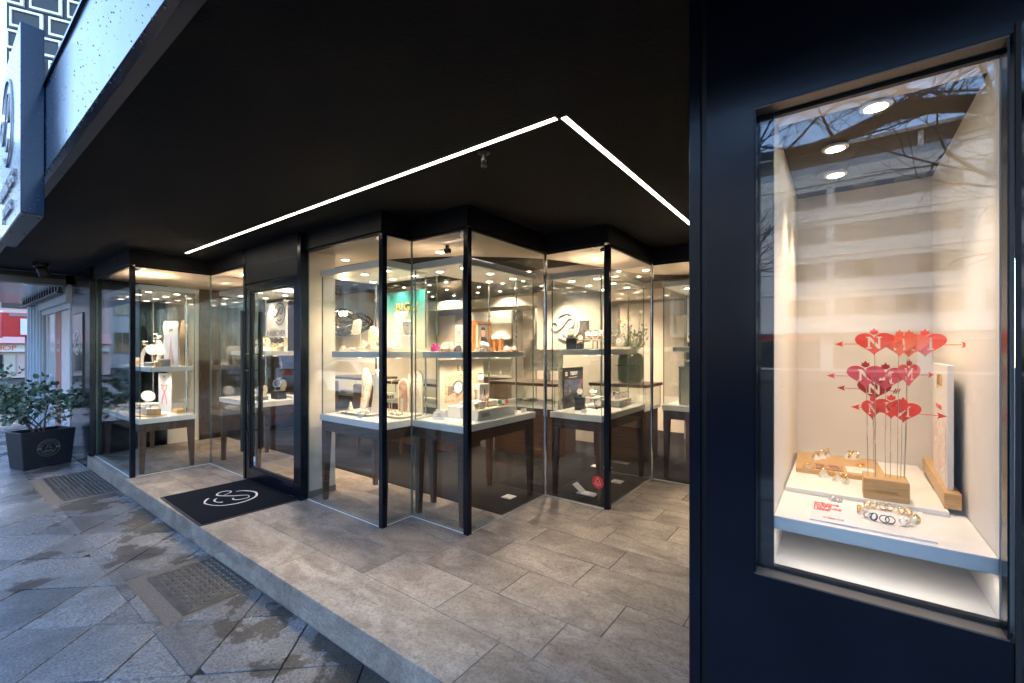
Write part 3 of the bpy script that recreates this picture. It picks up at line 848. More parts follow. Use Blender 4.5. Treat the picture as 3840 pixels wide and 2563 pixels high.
# left-hand pillar
pr = thing('pillar', 'navy metal pillar with dark display window behind the planter', 'pillar', (1.36, 8.27, 0))
MB().box(0, 0.9, 0, 1.05, ZP0, CZ - 0.003).build('cladding', NAVY, pr, bevel=0.003)
MB().box(-0.012, 0.0, 0.22, 0.86, 0.66, 1.98).build('window_frame', BLACKM, pr)
MB().box(-0.016, -0.0125, 0.24, 0.84, 0.68, 1.96).build('window_glass', DGLASS, pr)
logo('emblem', 0.17, 0.004, SIGNW, pr, (-0.017, 0.54, 1.55), FX, 1.1)
MB().box(-0.002, 0.05, -0.14, -0.003, PZ + 0.17, CZ - 0.003).build('corner_panel', NAVY, pr)

# grit, gum and leaf scraps on the pavement
db = MB(); rg = random.Random(31)
for i in range(420):
    x, y = rg.uniform(-2.2, 1.33), rg.uniform(1.2, 10)
    r = rg.choice([.0015, .002, .002, .003, .003, .005]); a0 = rg.uniform(0, 6)
    db.rings([[(x + r * rg.uniform(.7, 1.2) * math.cos(a0 + k * 1.257), y + r * rg.uniform(.7, 1.2) * math.sin(a0 + k * 1.257), PZ + .0028 + z) for k in range(5)] for z in (0, r * .35)])
tag(db.build('grit', plain('pale_grit', (.5, .48, .45), .8, var=.3, vscale=50)), 'pale grit and tiny scraps scattered over the pavement', 'grit', kind='stuff')
# ------------------------------------------------------------------ shop interior shell
curve = catmull([(6.6, -0.3), (6.2, 1.2), (5.6, 2.0), (4.84, 2.25), (4.05, 2.53), (3.56, 2.98), (3.2, 3.47), (2.99, 4.1), (2.94, 4.9), (3.02, 6.0), (3.15, 7.0), (3.3, 8.3)], 5)
front = [(1.46, 8.3), (1.46, 6.48), (2.26, 6.48), (2.26, 3.06), (2.60, 3.06), (2.60, 2.40), (3.75, 2.40), (3.75, 1.75), (4.94, 1.75), (4.94, -0.3)]
struct('window_ceiling', MB().prism(front[::1] + curve, 2.43, 2.60), CREAM)
struct('shop_ceiling', MB().box(2.3, 8.1, -0.45, 8.4, 2.70, 2.76), DARKC)
struct('shop_wall_back', MB().box(8.0, 8.1, -0.45, 8.4, -0.02, 2.70), TAUPE)
struct('shop_wall_left', MB().box(1.48, 8.1, 8.302, 8.4, -0.02, 2.70), CREAM)
struct('shop_wall_right', MB().box(4.95, 8.1, -0.55, -0.45, -0.02, 2.70), CREAM)
bl = MB()
cb = catmull([(7.9, 0.2), (7.3, 2.5), (6.9, 4.6), (6.6, 6.4), (6.5, 8.29)], 5)
for a, b in zip(cb, cb[1:]):
    bl.hexa([(a[0], a[1], 2.30), (a[0] + .12, a[1], 2.30), (b[0] + .12, b[1], 2.30), (b[0], b[1], 2.30), (a[0], a[1], 2.47), (a[0] + .12, a[1], 2.47), (b[0] + .12, b[1], 2.47), (b[0], b[1], 2.47)])
struct('bulkhead', bl, CREAM)

# ------------------------------------------------------------------ display cases: table, shelf, lit canopy, glass
CASES = {}
def display_case(label, x0, x1, y0, y1, shelf, lights, zs=(1.38, 1.435), power=1.9, rods=True, tz=0.83):
    cx, cy_ = (x0 + x1) / 2, (y0 + y1) / 2
    t = thing('display_case', label, 'display case', (cx, cy_, 0), group='walnut-legged display cases in the shop window')
    a, b = (x1 - x0) / 2, (y1 - y0) / 2
    q = tz - 0.83
    MB().box(-a, a, -b, b, tz - 0.058, tz).build('table_top', WHITE, t, bevel=0.002)
    ap = MB(); i = 0.012; th = 0.022
    ap.box(-a + i, -a + i + th, -b + i, b - i, 0.675 + q, 0.771 + q).box(a - i - th, a - i, -b + i, b - i, 0.675 + q, 0.771 + q)
    ap.box(-a + i + th, a - i - th, -b + i, -b + i + th, 0.675 + q, 0.771 + q).box(-a + i + th, a - i - th, b - i - th, b - i, 0.675 + q, 0.771 + q)
    ap.build('apron', WALNUT, t, bevel=0.002)
    for sx in (-1, 1):
        for sy in (-1, 1):
            lx, ly = sx * (a - 0.045), sy * (b - 0.045)
            MB().taper(lx + sx * 0.008, ly + sy * 0.008, 0.0005, 0.674 + q, 0.021, 0.021, 0.034, 0.034, 0, -sx * 0.008, -sy * 0.008).build('leg', WALNUTZ, t, bevel=0.003)
    MB().box(-a, a, -b, b, 2.155, 2.212).build('canopy', WHITE, t, bevel=0.003)
    g = 0.004; z0, z1 = tz + 0.0005, 2.1545; e = 0.012
    pane(t, -a + e, -a + e + g * 2, -b + e, b - e, z0, z1, GLASSC, 'glass_panel')
    pane(t, a - e - g * 2, a - e, -b + e, b - e, z0, z1, GLASSC, 'glass_panel')
    pane(t, -a + e + 2.2 * g, a - e - 2.2 * g, -b + e, -b + e + g * 2, z0, z1, GLASSC, 'glass_panel')
    pane(t, -a + e + 2.2 * g, a - e - 2.2 * g, b - e - 2 * g, b - e, z0, z1, GLASSC, 'glass_panel')
    if shelf:
        s = [shelf[0] - cx, shelf[1] - cx, shelf[2] - cy_, shelf[3] - cy_]
        MB().box(s[0], s[1], s[2], s[3], zs[0], zs[1]).build('shelf', WHITE, t, bevel=0.002)
        if rods:
            for rx, ry in ((s[1] - 0.06, s[2] + 0.06), (s[1] - 0.06, s[3] - 0.06)):
                MB().lathe([(0.008, tz + 0.0005), (0.008, zs[0])], 8, (rx, ry, 0)).lathe([(0.008, zs[1]), (0.008, 2.1545)], 8, (rx, ry, 0)).build('rod', STEEL, t, 30)
    if shelf:
        nl = 2 if (s[3] - s[2]) < .6 and (s[1] - s[0]) < .6 else 3
        for k in range(nl):
            f = (k + .5) / nl
            px, py = ((s[0] + (s[1] - s[0]) * f, (s[2] + s[3]) / 2) if (s[1] - s[0]) > (s[3] - s[2]) else ((s[0] + s[1]) / 2 - .05, s[2] + (s[3] - s[2]) * f))
            o = MB().lathe([(0.028, zs[0] - .0005), (0.028, zs[0] - .005), (0.02, zs[0] - .006)], 14).build('shelf_light', SIGNW, t, 30); o.location = (px, py, 0)
            MB().lathe([(0.019, zs[0] - .0068), (0.019, zs[0] - .0062)], 12).build('lens', EMD, o)
            spot(o, (0, 0, zs[0] - .012), 1.05, 150, .6)
    for lx, ly in lights:
        o = MB().lathe([(0.042, 2.1548), (0.042, 2.150), (0.033, 2.148), (0.033, 2.152)], 18).build('downlight', SIGNW, t, 30)
        o.location = (lx - cx, ly - cy_, 0)
        MB().lathe([(0.032, 2.1492), (0.032, 2.151)], 16).build('lens', EMD, o)
        spot(o, (0, 0, 2.14), power, 112, 0.8)
    return t
def gridl(x0, x1, y0, y1, nx, ny):
    return [(x0 + (x1 - x0) * (i + .5) / nx, y0 + (y1 - y0) * (j + .5) / ny) for i in range(nx) for j in range(ny)]
display_case('display case in the corner bay beside the planter pillar', 1.50, 2.07, 6.50, 8.17, (1.63, 2.07, 6.60, 8.05), gridl(1.5, 2.07, 6.5, 8.17, 2, 4), (1.185, 1.243), tz=0.64)
display_case('display case just behind the glass left of the entrance door', 2.33, 2.95, 5.45, 6.52, (2.45, 2.93, 5.5, 6.48), gridl(2.33, 2.95, 5.45, 6.52, 2, 2))
display_case('display case with cream necklace busts right of the entrance door', 2.305, 2.95, 3.062, 4.035, (2.40, 2.93, 3.10, 3.985), gridl(2.305, 2.95, 3.06, 4.03, 2, 3))
display_case('display case with the boat-shaped watch stand behind the corner post', 2.605, 3.66, 2.432, 3.035, (2.66, 3.57, 2.50, 2.97), gridl(2.605, 3.66, 2.43, 3.03, 3, 2))
display_case('display case full of steel watches in the back corner of the porch', 3.78, 4.93, 1.77, 2.335, (3.86, 4.80, 1.84, 2.28), gridl(3.78, 4.93, 1.77, 2.335, 3, 2), (1.40, 1.455))
display_case('farthest display case cut off by the blue pillar', 4.975, 5.95, 0.75, 1.60, (5.05, 5.85, 0.8, 1.50), gridl(4.975, 5.95, .75, 1.6, 2, 2), (1.43, 1.485))

# ------------------------------------------------------------------ interior furniture
def counter(label, x0, x1, y0, y1, h=0.95, top=WALNUT, glassbox=True):
    t = thing('sales_counter', label, 'counter', ((x0 + x1) / 2, (y0 + y1) / 2, 0.004), group='walnut counters inside the shop')
    a, b = (x1 - x0) / 2, (y1 - y0) / 2
    MB().box(-a + .05, a - .05, -b + .05, b - .05, 0.0, h - 0.34).build('body', WALNUT, t, bevel=0.003)
    MB().box(-a + .02, a - .02, -b + .02, b - .02, h - 0.34, h - 0.30).build('display_floor', WHITE, t)
    for (q0, q1, r0, r1) in ((-a + .02, -a + .028, -b + .02, b - .02), (a - .028, a - .02, -b + .02, b - .02), (-a + .03, a - .03, -b + .02, -b + .028), (-a + .03, a - .03, b - .028, b - .02)):
        pane(t, q0, q1, r0, r1, h - 0.299, h - 0.041, GLASSC, 'glass_panel')
    MB().box(-a, a, -b, b, h - 0.04, h).build('top', top, t, bevel=0.003)
    for k in range(4):
        o = MB().box(-.05, .05, -.07, .07, 0, .012).box(-.035, .035, -.05, .05, .012, .03).build('ring_tray', CREAMT, t, bevel=0.002)
        o.location = (random.uniform(-a + .12, a - .12), -b + .15 + (2 * b - .3) * (k + .5) / 4, h - 0.2995)
    return t
counter('walnut sales counter seen between the necklace busts', 4.4, 5.1, 4.3, 5.9)
counter('walnut glass-fronted counter behind the boat-shaped watch stand', 4.9, 5.6, 2.95, 4.05, 1.0)
counter('walnut counter carrying the glass vase', 5.45, 6.1, 1.95, 2.75, 1.0)
counter('walnut counter behind the entrance door glass', 4.6, 5.3, 6.6, 7.9)
# leather bench seats
for lab, x, y in (('brown leather seat at the counter behind the necklace busts', 3.75, 5.05), ('brown leather seat near the entrance door', 3.95, 6.3)):
    t = thing('leather_chair', lab, 'chair', (x, y, 0.004), group='brown leather seats')
    LEA = MATS.get('brown_leather') or plain('brown_leather', (0.075, 0.035, 0.022), 0.42, var=0.15)
    o = MB().prism(rrect(.5, .52, .08), .40, .48).build('seat', LEA, t, 40, bevel=0.02)
    o = MB().prism(rrect(.09, .5, .04), .62, .98).build('backrest', LEA, t, 40, bevel=0.02); o.location = (-.22, 0, 0)
    for sx in (-1, 1):
        for sy in (-1, 1):
            MB().taper(sx * .2, sy * .2, 0.0005, .40, .013, .013, .018, .018).build('leg', WALNUTZ, t)
    MB().box(-.235, -.205, -.02, .02, .47, .63).build('back_post', STEEL, t)
# wall panels and cabinets
bp = thing('wall_panelling', 'row of cream and taupe wall panels at the back of the shop', 'wall panels', (7.95, 0, 0.004))
y = -0.4; k = 0
while y < 8.2:
    wdt = [0.9, 0.35, 1.1, 0.5][k % 4]; y1 = min(y + wdt, 8.28)
    MB().box(-0.04 - 0.02 * (k % 2), 0.045, y, y1 - 0.01, 0, 2.3).build('panel', [CREAM, GREYP, TAUPE, CREAM][k % 4], bp)
    y = y1; k += 1
def wall_cabinet(label, x, y0, y1):
    t = thing('wall_cabinet', label, 'cabinet', (x, (y0 + y1) / 2, 0.004), group='lit wall cabinets at the back of the shop')
    b = (y1 - y0) / 2
    MB().box(0.36, 0.40, -b, b, 0.0, 2.28).build('back', CREAM, t)
    for s in (-1, 1):
        MB().box(0, 0.36, s * b - .02, s * b + .02, 0.0, 2.28).build('side', GREYP, t)
    MB().box(0, .359, -b + .021, b - .021, 0, .85).build('base', WALNUT, t)
    for z in (0.85, 1.25, 1.65):
        MB().box(0.01, .359, -b + .021, b - .021, z + .001, z + .03).build('shelf', WHITE, t)
    MB().box(0, .359, -b + .021, b - .021, 2.02, 2.28).build('head', WHITE, t)
    pane(t, -0.01, -0.004, -b, b, .85, 2.02, GLASSC, 'glass_panel')
    for z in (0.881, 1.281, 1.681):
        for k in range(4):
            yy = -b + .12 + (2 * b - .24) * k / 3
            o = MB().prism(rrect(.1, .13, .02, 2), 0, .012).taper(0, 0, .012, .09 + .05 * ((k * 7) % 3) / 2, .022, .03, .012, .018).build('jewellery_stand', CREAMT, t, bevel=.003)
            o.location = (.16, yy, z)
    spot(t, (.12, 0, 2.0), 5, 130, .8)
wall_cabinet('lit wall cabinet at the back left of the shop', 7.40, 5.5, 6.7)
wall_cabinet('lit wall cabinet behind the boat-shaped watch stand', 7.40, 3.9, 4.9)
wall_cabinet('lit wall cabinet at the far right behind the flowers', 7.40, 0.9, 2.0)
# walnut wall at the left of the shop
t = thing('walnut_partition', 'dark walnut wall boards left of the door behind the corner bay', 'wall panels', (2.68, 8.24, 0.004))
for k in range(4):
    MB().box(k * .38, k * .38 + .376, 0, .05, 0.08, 2.42).build('board', WALNUT, t, bevel=.002)
MB().box(0, 1.51, .005, .045, 0, .079).build('plinth', BLACKM, t)
t = thing('window_back_panel', 'beige fabric panels behind the corner display case', 'panel', (2.16, 8.27, 0))
for k, (a, b, m) in enumerate(((-.70, -.36, CREAM), (-.355, -.29, GREYP), (-.285, .0, TAUPE), (.005, .06, GREYP), (.065, .5, CREAM))):
    MB().box(a, b, 0, .03, 0.002, 2.42).build('panel', m, t)
t = thing('column', 'cream column inside the glass beside the entrance door', 'column', (2.43, 4.215, 0))
MB().box(-.16, .12, -.045, .10, 0.002, 2.425).build('shaft', CREAM, t, bevel=.003)
MB().box(-.165, .125, -.05, .105, 0.002, .06).build('plinth', GREYP, t)
# white emblem panel in the case left of the door, seen through the door
bn = thing('emblem_panel', 'white RAUSCHER panel with dark swirl emblem seen through the door', 'sign panel', (2.88, 6.14, 1.4352), 0)
MB().box(0, .012, -.29, .29, 0, .66).build('panel', SIGNW, bn, bevel=.002)
MB().box(.0125, .045, -.2, .2, 0, .012).build('foot', STEEL, bn)
logo('emblem', .145, .003, INK, bn, (-.001, -.10, .50), FX)
text('lettering', 'RAUSCHER', .105, INK, bn, (-.002, -.0, .235), FX, .001)
text('lettering', 'OSNABRÜCK', .045, INK, bn, (-.002, -.0, .15), FX, .001, space=1.5)
# cream wall with the relief emblem
t = thing('emblem_wall', 'cream wall panel with a large raised swirl emblem', 'wall panel', (6.25, 3.50, 0.004))
MB().box(0, .08, -.62, .62, 0, 2.42).build('panel', CREAM, t, bevel=.003)
logo('emblem', .22, .03, SIGNW, t, (-.001, .03, 1.83), FX, 1.4)
spot(t, (-.35, .05, 2.4), 4, 75, .8, rot=(0, R(-22), 0))
# ceiling downlights in the dark ceiling
ORD = ['first', 'second', 'third', 'fourth', 'fifth', 'sixth', 'seventh', 'eighth', 'ninth']
spots = [(3.5 + .75 * i, 2.7 + .62 * j) for i in range(6) for j in range(9)]
for i, (x, y) in enumerate(spots):
    x += random.uniform(-.12, .12); y += random.uniform(-.12, .12)
    if y < 3.2 and x < 4.3 or x < 3.3: continue
    t = thing('ceiling_downlight', 'round downlight in the dark ceiling, %s row from the glass, %s from the right' % (ORD[i // 9], ORD[i % 9]), 'downlight', (x, y, 2.70), group='downlights in the dark shop ceiling')
    MB().lathe([(.042, 0), (.042, -.006), (.032, -.007)], 16).build('ring', STEEL, t, 30)
    MB().lathe([(.031, -.008), (.031, -.0072)], 14).build('lens', EMD, t)
    if (i % 2) == 0: spot(t, (0, 0, -.03), 16, 120, .8)
for i, (x, y) in enumerate([(1.75, 7.2), (2.6, 5.2), (2.75, 4.3), (3.1, 3.2), (4.35, 2.1), (5.3, 1.9), (5.5, 1.0), (2.5, 6.2)]):
    t = thing('ceiling_downlight', ['downlight in the pale ceiling over the corner bay', 'downlight in the pale ceiling inside the door', 'downlight in the pale ceiling by the cream column', 'downlight in the pale ceiling behind the corner post', 'downlight in the pale ceiling over the steel watches', 'downlight in the pale ceiling near the flowers', 'rightmost downlight in the pale ceiling', 'downlight in the pale ceiling left of the door'][i], 'downlight', (x, y, 2.43), group='downlights in the pale window ceiling')
    MB().lathe([(.05, 0), (.05, -.006), (.04, -.007)], 16).build('ring', SIGNW, t, 30)
    MB().lathe([(.039, -.008), (.039, -.0072)], 14).build('lens', EMD, t)
    spot(t, (0, 0, -.03), 6, 130, .8)
# small camera under the pale ceiling
t = thing('security_camera', 'small dark camera bracket hanging from the pale window ceiling', 'camera', (2.95, 2.95, 2.43))
MB().box(-.012, .012, -.012, .012, -.03, 0).box(-.02, .02, -.026, -.014, -.07, -.03).box(-.02, .02, .014, .026, -.07, -.03).build('bracket', BLACKM, t)
# pendant lamp: a flattened lattice of dark metal strips
pd = thing('pendant_lamp', 'dark lattice pendant lamp glowing behind the necklace busts', 'lamp', (3.45, 5.45, 1.62))
lat = MB()
for d in (1, -1):
    for k in range(13):
        pts = []
        for j in range(13):
            u = j / 12; ph = 2 * math.pi * k / 13 + d * u * 1.5
            rr = .06 + .33 * math.sin(math.pi * (0.08 + .92 * u)) ** .75
            pts.append((rr * math.cos(ph), rr * math.sin(ph), .36 - .34 * u))
        lat.tube(pts, .0055, 4)
lat.build('lattice', BLACKM, pd)
for z, r in ((.36, .115), (.02, .07), (.19, .40)):
    MB().tube([(r * math.cos(a * R(15)), r * math.sin(a * R(15)), z) for a in range(24)], .005, 5, closed=True).build('hoop', BLACKM, pd)
MB().lathe([(.0, .40), (.05, .395), (.055, .355), (.0, .35)], 16).build('socket_plate', BLACKM, pd)
MB().tube([(0, 0, .39), (0, 0, 1.0)], .004, 6).build('cable', BLACKM, pd)
for a in range(3):
    o = MB().lathe([(.002, -.03), (.02, -.015), (.022, .0), (.012, .02), (.01, .03)], 12).build('bulb', emit('bulb_glow', (1, .75, .4), 12) if a == 0 else MATS['bulb_glow'], pd, 60)
    o.location = (.035 * math.cos(a * 2.1), .035 * math.sin(a * 2.1), .325)
pl_ = bpy.data.lights.new('lamp', 'POINT'); pl_.energy = 2.5; pl_.color = (1, .75, .45); pl_.shadow_soft_size = .05
o = bpy.data.objects.new('lamp', pl_); COL.objects.link(o); o.parent = pd; o.location = (0, 0, .25)
# ------------------------------------------------------------------ unseen upper storeys, added to shade the pavement and block sky light
ub = thing('shade_storeys', 'unseen pale upper storeys added above the canopy to shade the pavement', 'building', (2.3, 0, 3.1))
MB().box(0, 9, -14, 9.3, 0.0, 11.5).build('wall', PLASTW, ub)
WINF = plain('window_frame', (0.27, 0.26, 0.25), 0.5)
WING = plain('window_pane', (0.02, 0.024, 0.03), 0.06, spec=0.8, var=0.0)
CURT = plain('window_curtain', (0.16, 0.155, 0.145), 0.6, var=0.15)
for r_ in range(3):
    for c_ in range(5):
        w = MB().box(-.04, .0, -.75, .75, 0, 1.5).build('window', WINF, ub); w.location = (0, -12 + c_ * 4.3, 1.2 + r_ * 3.4)
        MB().box(-.045, -.0405, -.68, -.03, .07, 1.43).box(-.045, -.0405, .03, .68, .07, 1.43).build('pane', WING, w)

# ------------------------------------------------------------------ buildings across the road (seen mirrored in the glass)
def far_building(name, label, x, y0, y1, floors, fh, base, wallmat, bays, roofmat, roof_h, attic=True):
    t = thing(name, label, 'building', (x, (y0 + y1) / 2, PZ))
    b = (y1 - y0) / 2; H = base + floors * fh + 0.9
    MB().box(-12, 0, -b, b, 0, H).build('wall', wallmat, t)
    # shops on the ground floor
    n = max(2, int((y1 - y0) / 5))
    for k in range(n):
        c = -b + (k + .5) * 2 * b / n
        s = MB().box(0.001, .06, c - b / n + .4, c + b / n - .4, .2, base - .9).build('shop_window', WING, t)
        MB().box(.061, .08, c - b / n + .4, c + b / n - .4, base - .88, base - .45).build('shop_sign', [RED, SIGNW, GREYP][k % 3], t)
    MB().box(0.001, .9, -b, b, base - .35, base - .1).build('awning_slab', wallmat, t)
    for f in range(floors):
        z = base + f * fh
        o = MB().box(0.001, .09, -b, b, z + fh - .95 + .9, z + fh + .02).build('band', wallmat, t)
        k = 0; y = -b + .5
        while y + bays[k % len(bays)][0] < b:
            wd, kind = bays[k % len(bays)]
            if kind:
                w = MB().box(.001, .05, y, y + wd - .12, z + .95, z + .95 + 1.35).build('window', WINF, t)
                nn = max(1, int(wd / 1.1))
                for q in range(nn):
                    a0 = y + .06 + q * (wd - .2) / nn; a1 = y + .02 + (q + 1) * (wd - .2) / nn
                    MB().box(.051, .056, a0, a1, z + 1.01, z + 2.24).build('pane', CURT if (q * 7 + k * 3 + f) % 5 < 3 else WING, w)
            y += wd; k += 1
    if attic:
        MB().box(-9, -1.2, -b, b, H + .002, H + 1.9).build('attic_storey', roofmat, t)
        MB().box(-9.6, -.6, -b - .2, b + .2, H + 1.903, H + 2.15).build('roof', GREYP, t)
        for k in range(5):
            MB().box(-1.2, -1.0, -b + 2.5 + k * (2 * b - 5) / 4 - .15, -b + 2.5 + k * (2 * b - 5) / 4 + .15, H + .003, H + 1.9).build('pier', wallmat, t)
        MB().box(-.1, -.03, -b, b, H + .002, H + .55).build('parapet', plain('parapet_blue', (0.2, 0.25, 0.3), 0.6) if 'parapet_blue' not in MATS else MATS['parapet_blue'], t)
    else:
        MB().hexa([(-12.3, -b - .2, H + .002), (.35, -b - .2, H + .002), (.35, b + .2, H + .002), (-12.3, b + .2, H + .002), (-8, -b, H + roof_h), (-3.6, -b, H + roof_h), (-3.6, b, H + roof_h), (-8, b, H + roof_h)]).build('roof', roofmat, t)
        for k in range(4):
            yy = -b + (k + .5) * b / 2
            d = MB().box(-1.6, .05, yy - .7, yy + .7, H + .5, H + 2.0).build('dormer', wallmat, t)
            MB().box(.051, .07, yy - .45, yy + .45, H + .75, H + 1.75).build('pane', WING, d)
    return t
BRN = plain('dark_shingle', (0.045, 0.032, 0.025), 0.7, var=0.25, vscale=9)
SLATE = plain('slate', (0.05, 0.05, 0.055), 0.6, var=0.25, vscale=9)
BEIGE = plain('plaster_beige', (0.42, 0.38, 0.32), 0.8, var=0.06, vscale=1.5)
far_building('office_block', 'white office block with strip windows across the road', -38, -32, 6.2, 4, 2.75, 3.2, PLASTW, [(2.6, 1), (.8, 0), (7.0, 1), (.35, 0)], BRN, 0, True)
far_building('town_house', 'beige town house with slate mansard roof across the road', -38, 6.5, 21, 4, 2.8, 3.4, BEIGE, [(1.5, 1), (.9, 0)], SLATE, 3.2, False)
far_building('tenement', 'pale tall tenement with many windows farther along the road', -34, 21.3, 48, 5, 3.1, 3.8, PLASTW, [(1.6, 1), (.8, 0)], SLATE, 3.0, False)
far_building('corner_block', 'pale block far down the road behind the photographer', -38, -60, -32.4, 4, 3.1, 3.6, BEIGE, [(1.6, 1), (.8, 0)], BRN, 3.0, False)

tb = thing('terrace_building', 'pale stone terrace with rows of windows closing the far end of the road', 'building', (-18, 52, PZ))
MB().box(-16, 14, 0, 10, 0, 15).build('wall', PLASTW, tb)
MB().box(-16.3, 14.3, -.3, 10.3, 15.003, 18).build('roof', SLATE, tb)
for r_ in range(4):
    for c_ in range(12):
        w = MB().box(-.6, .6, -.08, -.001, 0, 1.9).build('window', WINF, tb); w.location = (-14.5 + c_ * 2.45, 0, 1.3 + r_ * 3.4)
        MB().box(-.52, -.03, -.09, -.081, .08, 1.82).box(.03, .52, -.09, -.081, .08, 1.82).build('pane', WING if (r_ + c_) % 3 else CURT, w)
# ------------------------------------------------------------------ bare trees on the verge
def bare_tree(label, x, y, h, seed, spread=1.0):
    rnd = random.Random(seed)
    t = thing('bare_tree', label, 'tree', (x, y, PZ - .04), group='bare street trees')
    tr, br, tw = MB(), MB(), MB()
    def grow(p, d, r, l, lev):
        pts, rad = [p], [r]; n = 4 if lev < 3 else 3
        for i in range(n):
            d = (d + Vector((rnd.gauss(0, .16), rnd.gauss(0, .16), rnd.gauss(0.03, .10)))).normalized()
            p = p + d * (l / n); r2 = r * (1 - .42 * (i + 1) / n)
            pts.append(p); rad.append(r2)
        (tr if lev == 0 else br if lev < 3 else tw).tube(pts, rad, [9, 6, 5, 4, 3, 3][min(lev, 5)])
        if lev >= 5: return
        nk = [6, 5, 4, 4, 3][lev]
        for k in range(nk):
            f = rnd.uniform(.35, 1.0) if k else 1.0
            i = min(n, max(1, int(round(f * n))))
            az = rnd.uniform(0, 6.283); tilt = rnd.uniform(.45, 1.05) * spread
            side = d.orthogonal().normalized(); side.rotate(Matrix.Rotation(az, 3, d))
            nd = (d * math.cos(tilt) + side * math.sin(tilt)); nd.z = nd.z * .8 + .12
            grow(pts[i], nd.normalized(), rad[i] * rnd.uniform(.5, .68), l * rnd.uniform(.55, .74), lev + 1)
    grow(Vector((0, 0, 0)), Vector((0, 0, 1)), h * .02, h * .36, 0)
    tr.build('trunk', BARK, t, 60); br.build('branches', BARK, t, 60); tw.build('crown', BARK, t)
    return t
bare_tree('slim bare tree mirrored at the left edge of the showcase', -17.7, 2.9, 11.5, 3, .9)
bare_tree('bare tree on the verge opposite the door mat', -18.5, 7.5, 10.5, 8)
bare_tree('bare tree on the verge mirrored beside the corner post', -18.0, 17.0, 11.0, 15, 1.15)
bare_tree('bare tree on the verge mirrored in the corner bay', -18.2, 29.0, 11.0, 22, 1.1)
tt = bare_tree('bare tree at the roadside whose long limb crosses the showcase', -3.0, -2.7, 9.5, 41, 1.1)
rl_ = random.Random(77); lm, tg = MB(), MB()
LP = catmull([(0, .02, 2.6), (.1, .5, 3.15), (.0, 1.3, 3.75), (.1, 2.1, 3.98), (0, 2.9, 3.86), (.05, 3.7, 3.92), (.1, 4.6, 4.2)], 5)
lm.tube(LP, [.12 - .09 * i / (len(LP) - 1) for i in range(len(LP))], 8)
def tw_(p, d, l, r, lev):
    pts = [p]
    for i in range(4):
        d = (d + Vector((rl_.gauss(0, .2), rl_.gauss(0, .25), rl_.gauss(0, .2)))).normalized(); p = p + d * l / 4; pts.append(p)
    tg.tube(pts, [r, r * .8, r * .65, r * .5, r * .35], 4 if lev < 2 else 3)
    if lev < 3:
        for k in range(4): tw_(pts[rl_.randint(1, 4)], (d + Vector((rl_.gauss(0, .5), rl_.gauss(0, .6), rl_.gauss(.1, .5)))).normalized(), l * rl_.uniform(.5, .75), r * .55, lev + 1)
for i in range(6, len(LP)):
    tw_(Vector(LP[i]), Vector((rl_.gauss(0, .5), rl_.gauss(.3, .7), rl_.uniform(.1, 1.0))).normalized(), rl_.uniform(.8, 1.5), .016, 0)
lm.build('limb', BARK, tt, 60); tg.build('twigs', BARK, tt)

# ------------------------------------------------------------------ parked cars
TYRE = plain('tyre', (0.015, 0.015, 0.016), 0.8)
CARG = plain('car_glass', (0.015, 0.02, 0.024), 0.05, spec=0.8, var=0)
def car(label, x, y, paint, L, Hc, prof, cab, rz=0):
    t = thing('parked_car', label, 'car', (x, y, PZ - .1), rz, 'cars parked along the road')
    wd = .88
    def loft(poly, w0, w1, zmid):
        rs = []
        for s, w in ((-1, .93), (-1, 1), (1, 1), (1, .93)):
            rs.append([(px, s * (w0 if pz < zmid else w1) * w, pz) for px, pz in poly])
        return rs
    MB().rings([[(px, s * wd * k, pz + (.0 if k == 1 else .01)) for px, pz in prof] for s, k in ((-1, .94), (-1, 1), (1, 1), (1, .94))]).build('body', paint, t, 45, bevel=.03)
    cb = [[(px, s * (wd - .06 - .16 * (pz - cab[0][1]) / (Hc - cab[0][1])) , pz) for px, pz in cab] for s in (-1, 1)]
    MB().rings(cb).build('cabin', paint, t, 40, bevel=.03)
    cx = sum(p[0] for p in cab) / len(cab); cz = sum(p[1] for p in cab) / len(cab)
    for s in (-1, 1):
        ins = [(cx + (px - cx) * .86, (cz + (pz - cz) * .74)) for px, pz in cab]
        MB().rings([[(px, s * (wd - .052 - .16 * (pz - cab[0][1]) / (Hc - cab[0][1])) + s * q, pz) for px, pz in ins] for q in (-.01, .006)]).build('side_window', CARG, t)
    MB().hexa([(cab[0][0] + .1, -.7, cab[0][1] + .06), (cab[0][0] + .12, .7, cab[0][1] + .06), (cab[0][0] + .06, .7, cab[0][1] + .06), (cab[0][0] + .04, -.7, cab[0][1] + .06),
               (cab[1][0] + .0, -.6, Hc - .06), (cab[1][0] + .02, .6, Hc - .06), (cab[1][0] - .04, .6, Hc - .06), (cab[1][0] - .06, -.6, Hc - .06)]).build('windscreen', CARG, t)
    for sx in (-L * .31, L * .31):
        for s in (-1, 1):
            w = MB().tube([(0, -.1, 0), (0, .1, 0)], .32, 22).build('wheel', TYRE, t, 40); w.location = (sx, s * .80, .32)
            MB().tube([(0, s * .09, 0), (0, s * .112, 0)], .21, 18).build('rim', STEEL, w, 40)
    for s in (-1, 1):
        MB().box(-L / 2 - .0, -L / 2 + .14, s * .6 - .16, s * .6 + .16, .62, .76).build('headlight', SILVER, t, bevel=.02)
        MB().box(L / 2 - .12, L / 2 + .0, s * .62 - .16, s * .62 + .16, .72, .9).build('taillight', RED, t, bevel=.02)
    return t
WHP = plain('car_white', (0.72, 0.74, 0.76), 0.2, var=0.01, coat=.8)
SVP = plain('car_silver', (0.45, 0.48, 0.52), 0.22, 0.3, var=0.01, coat=.8)
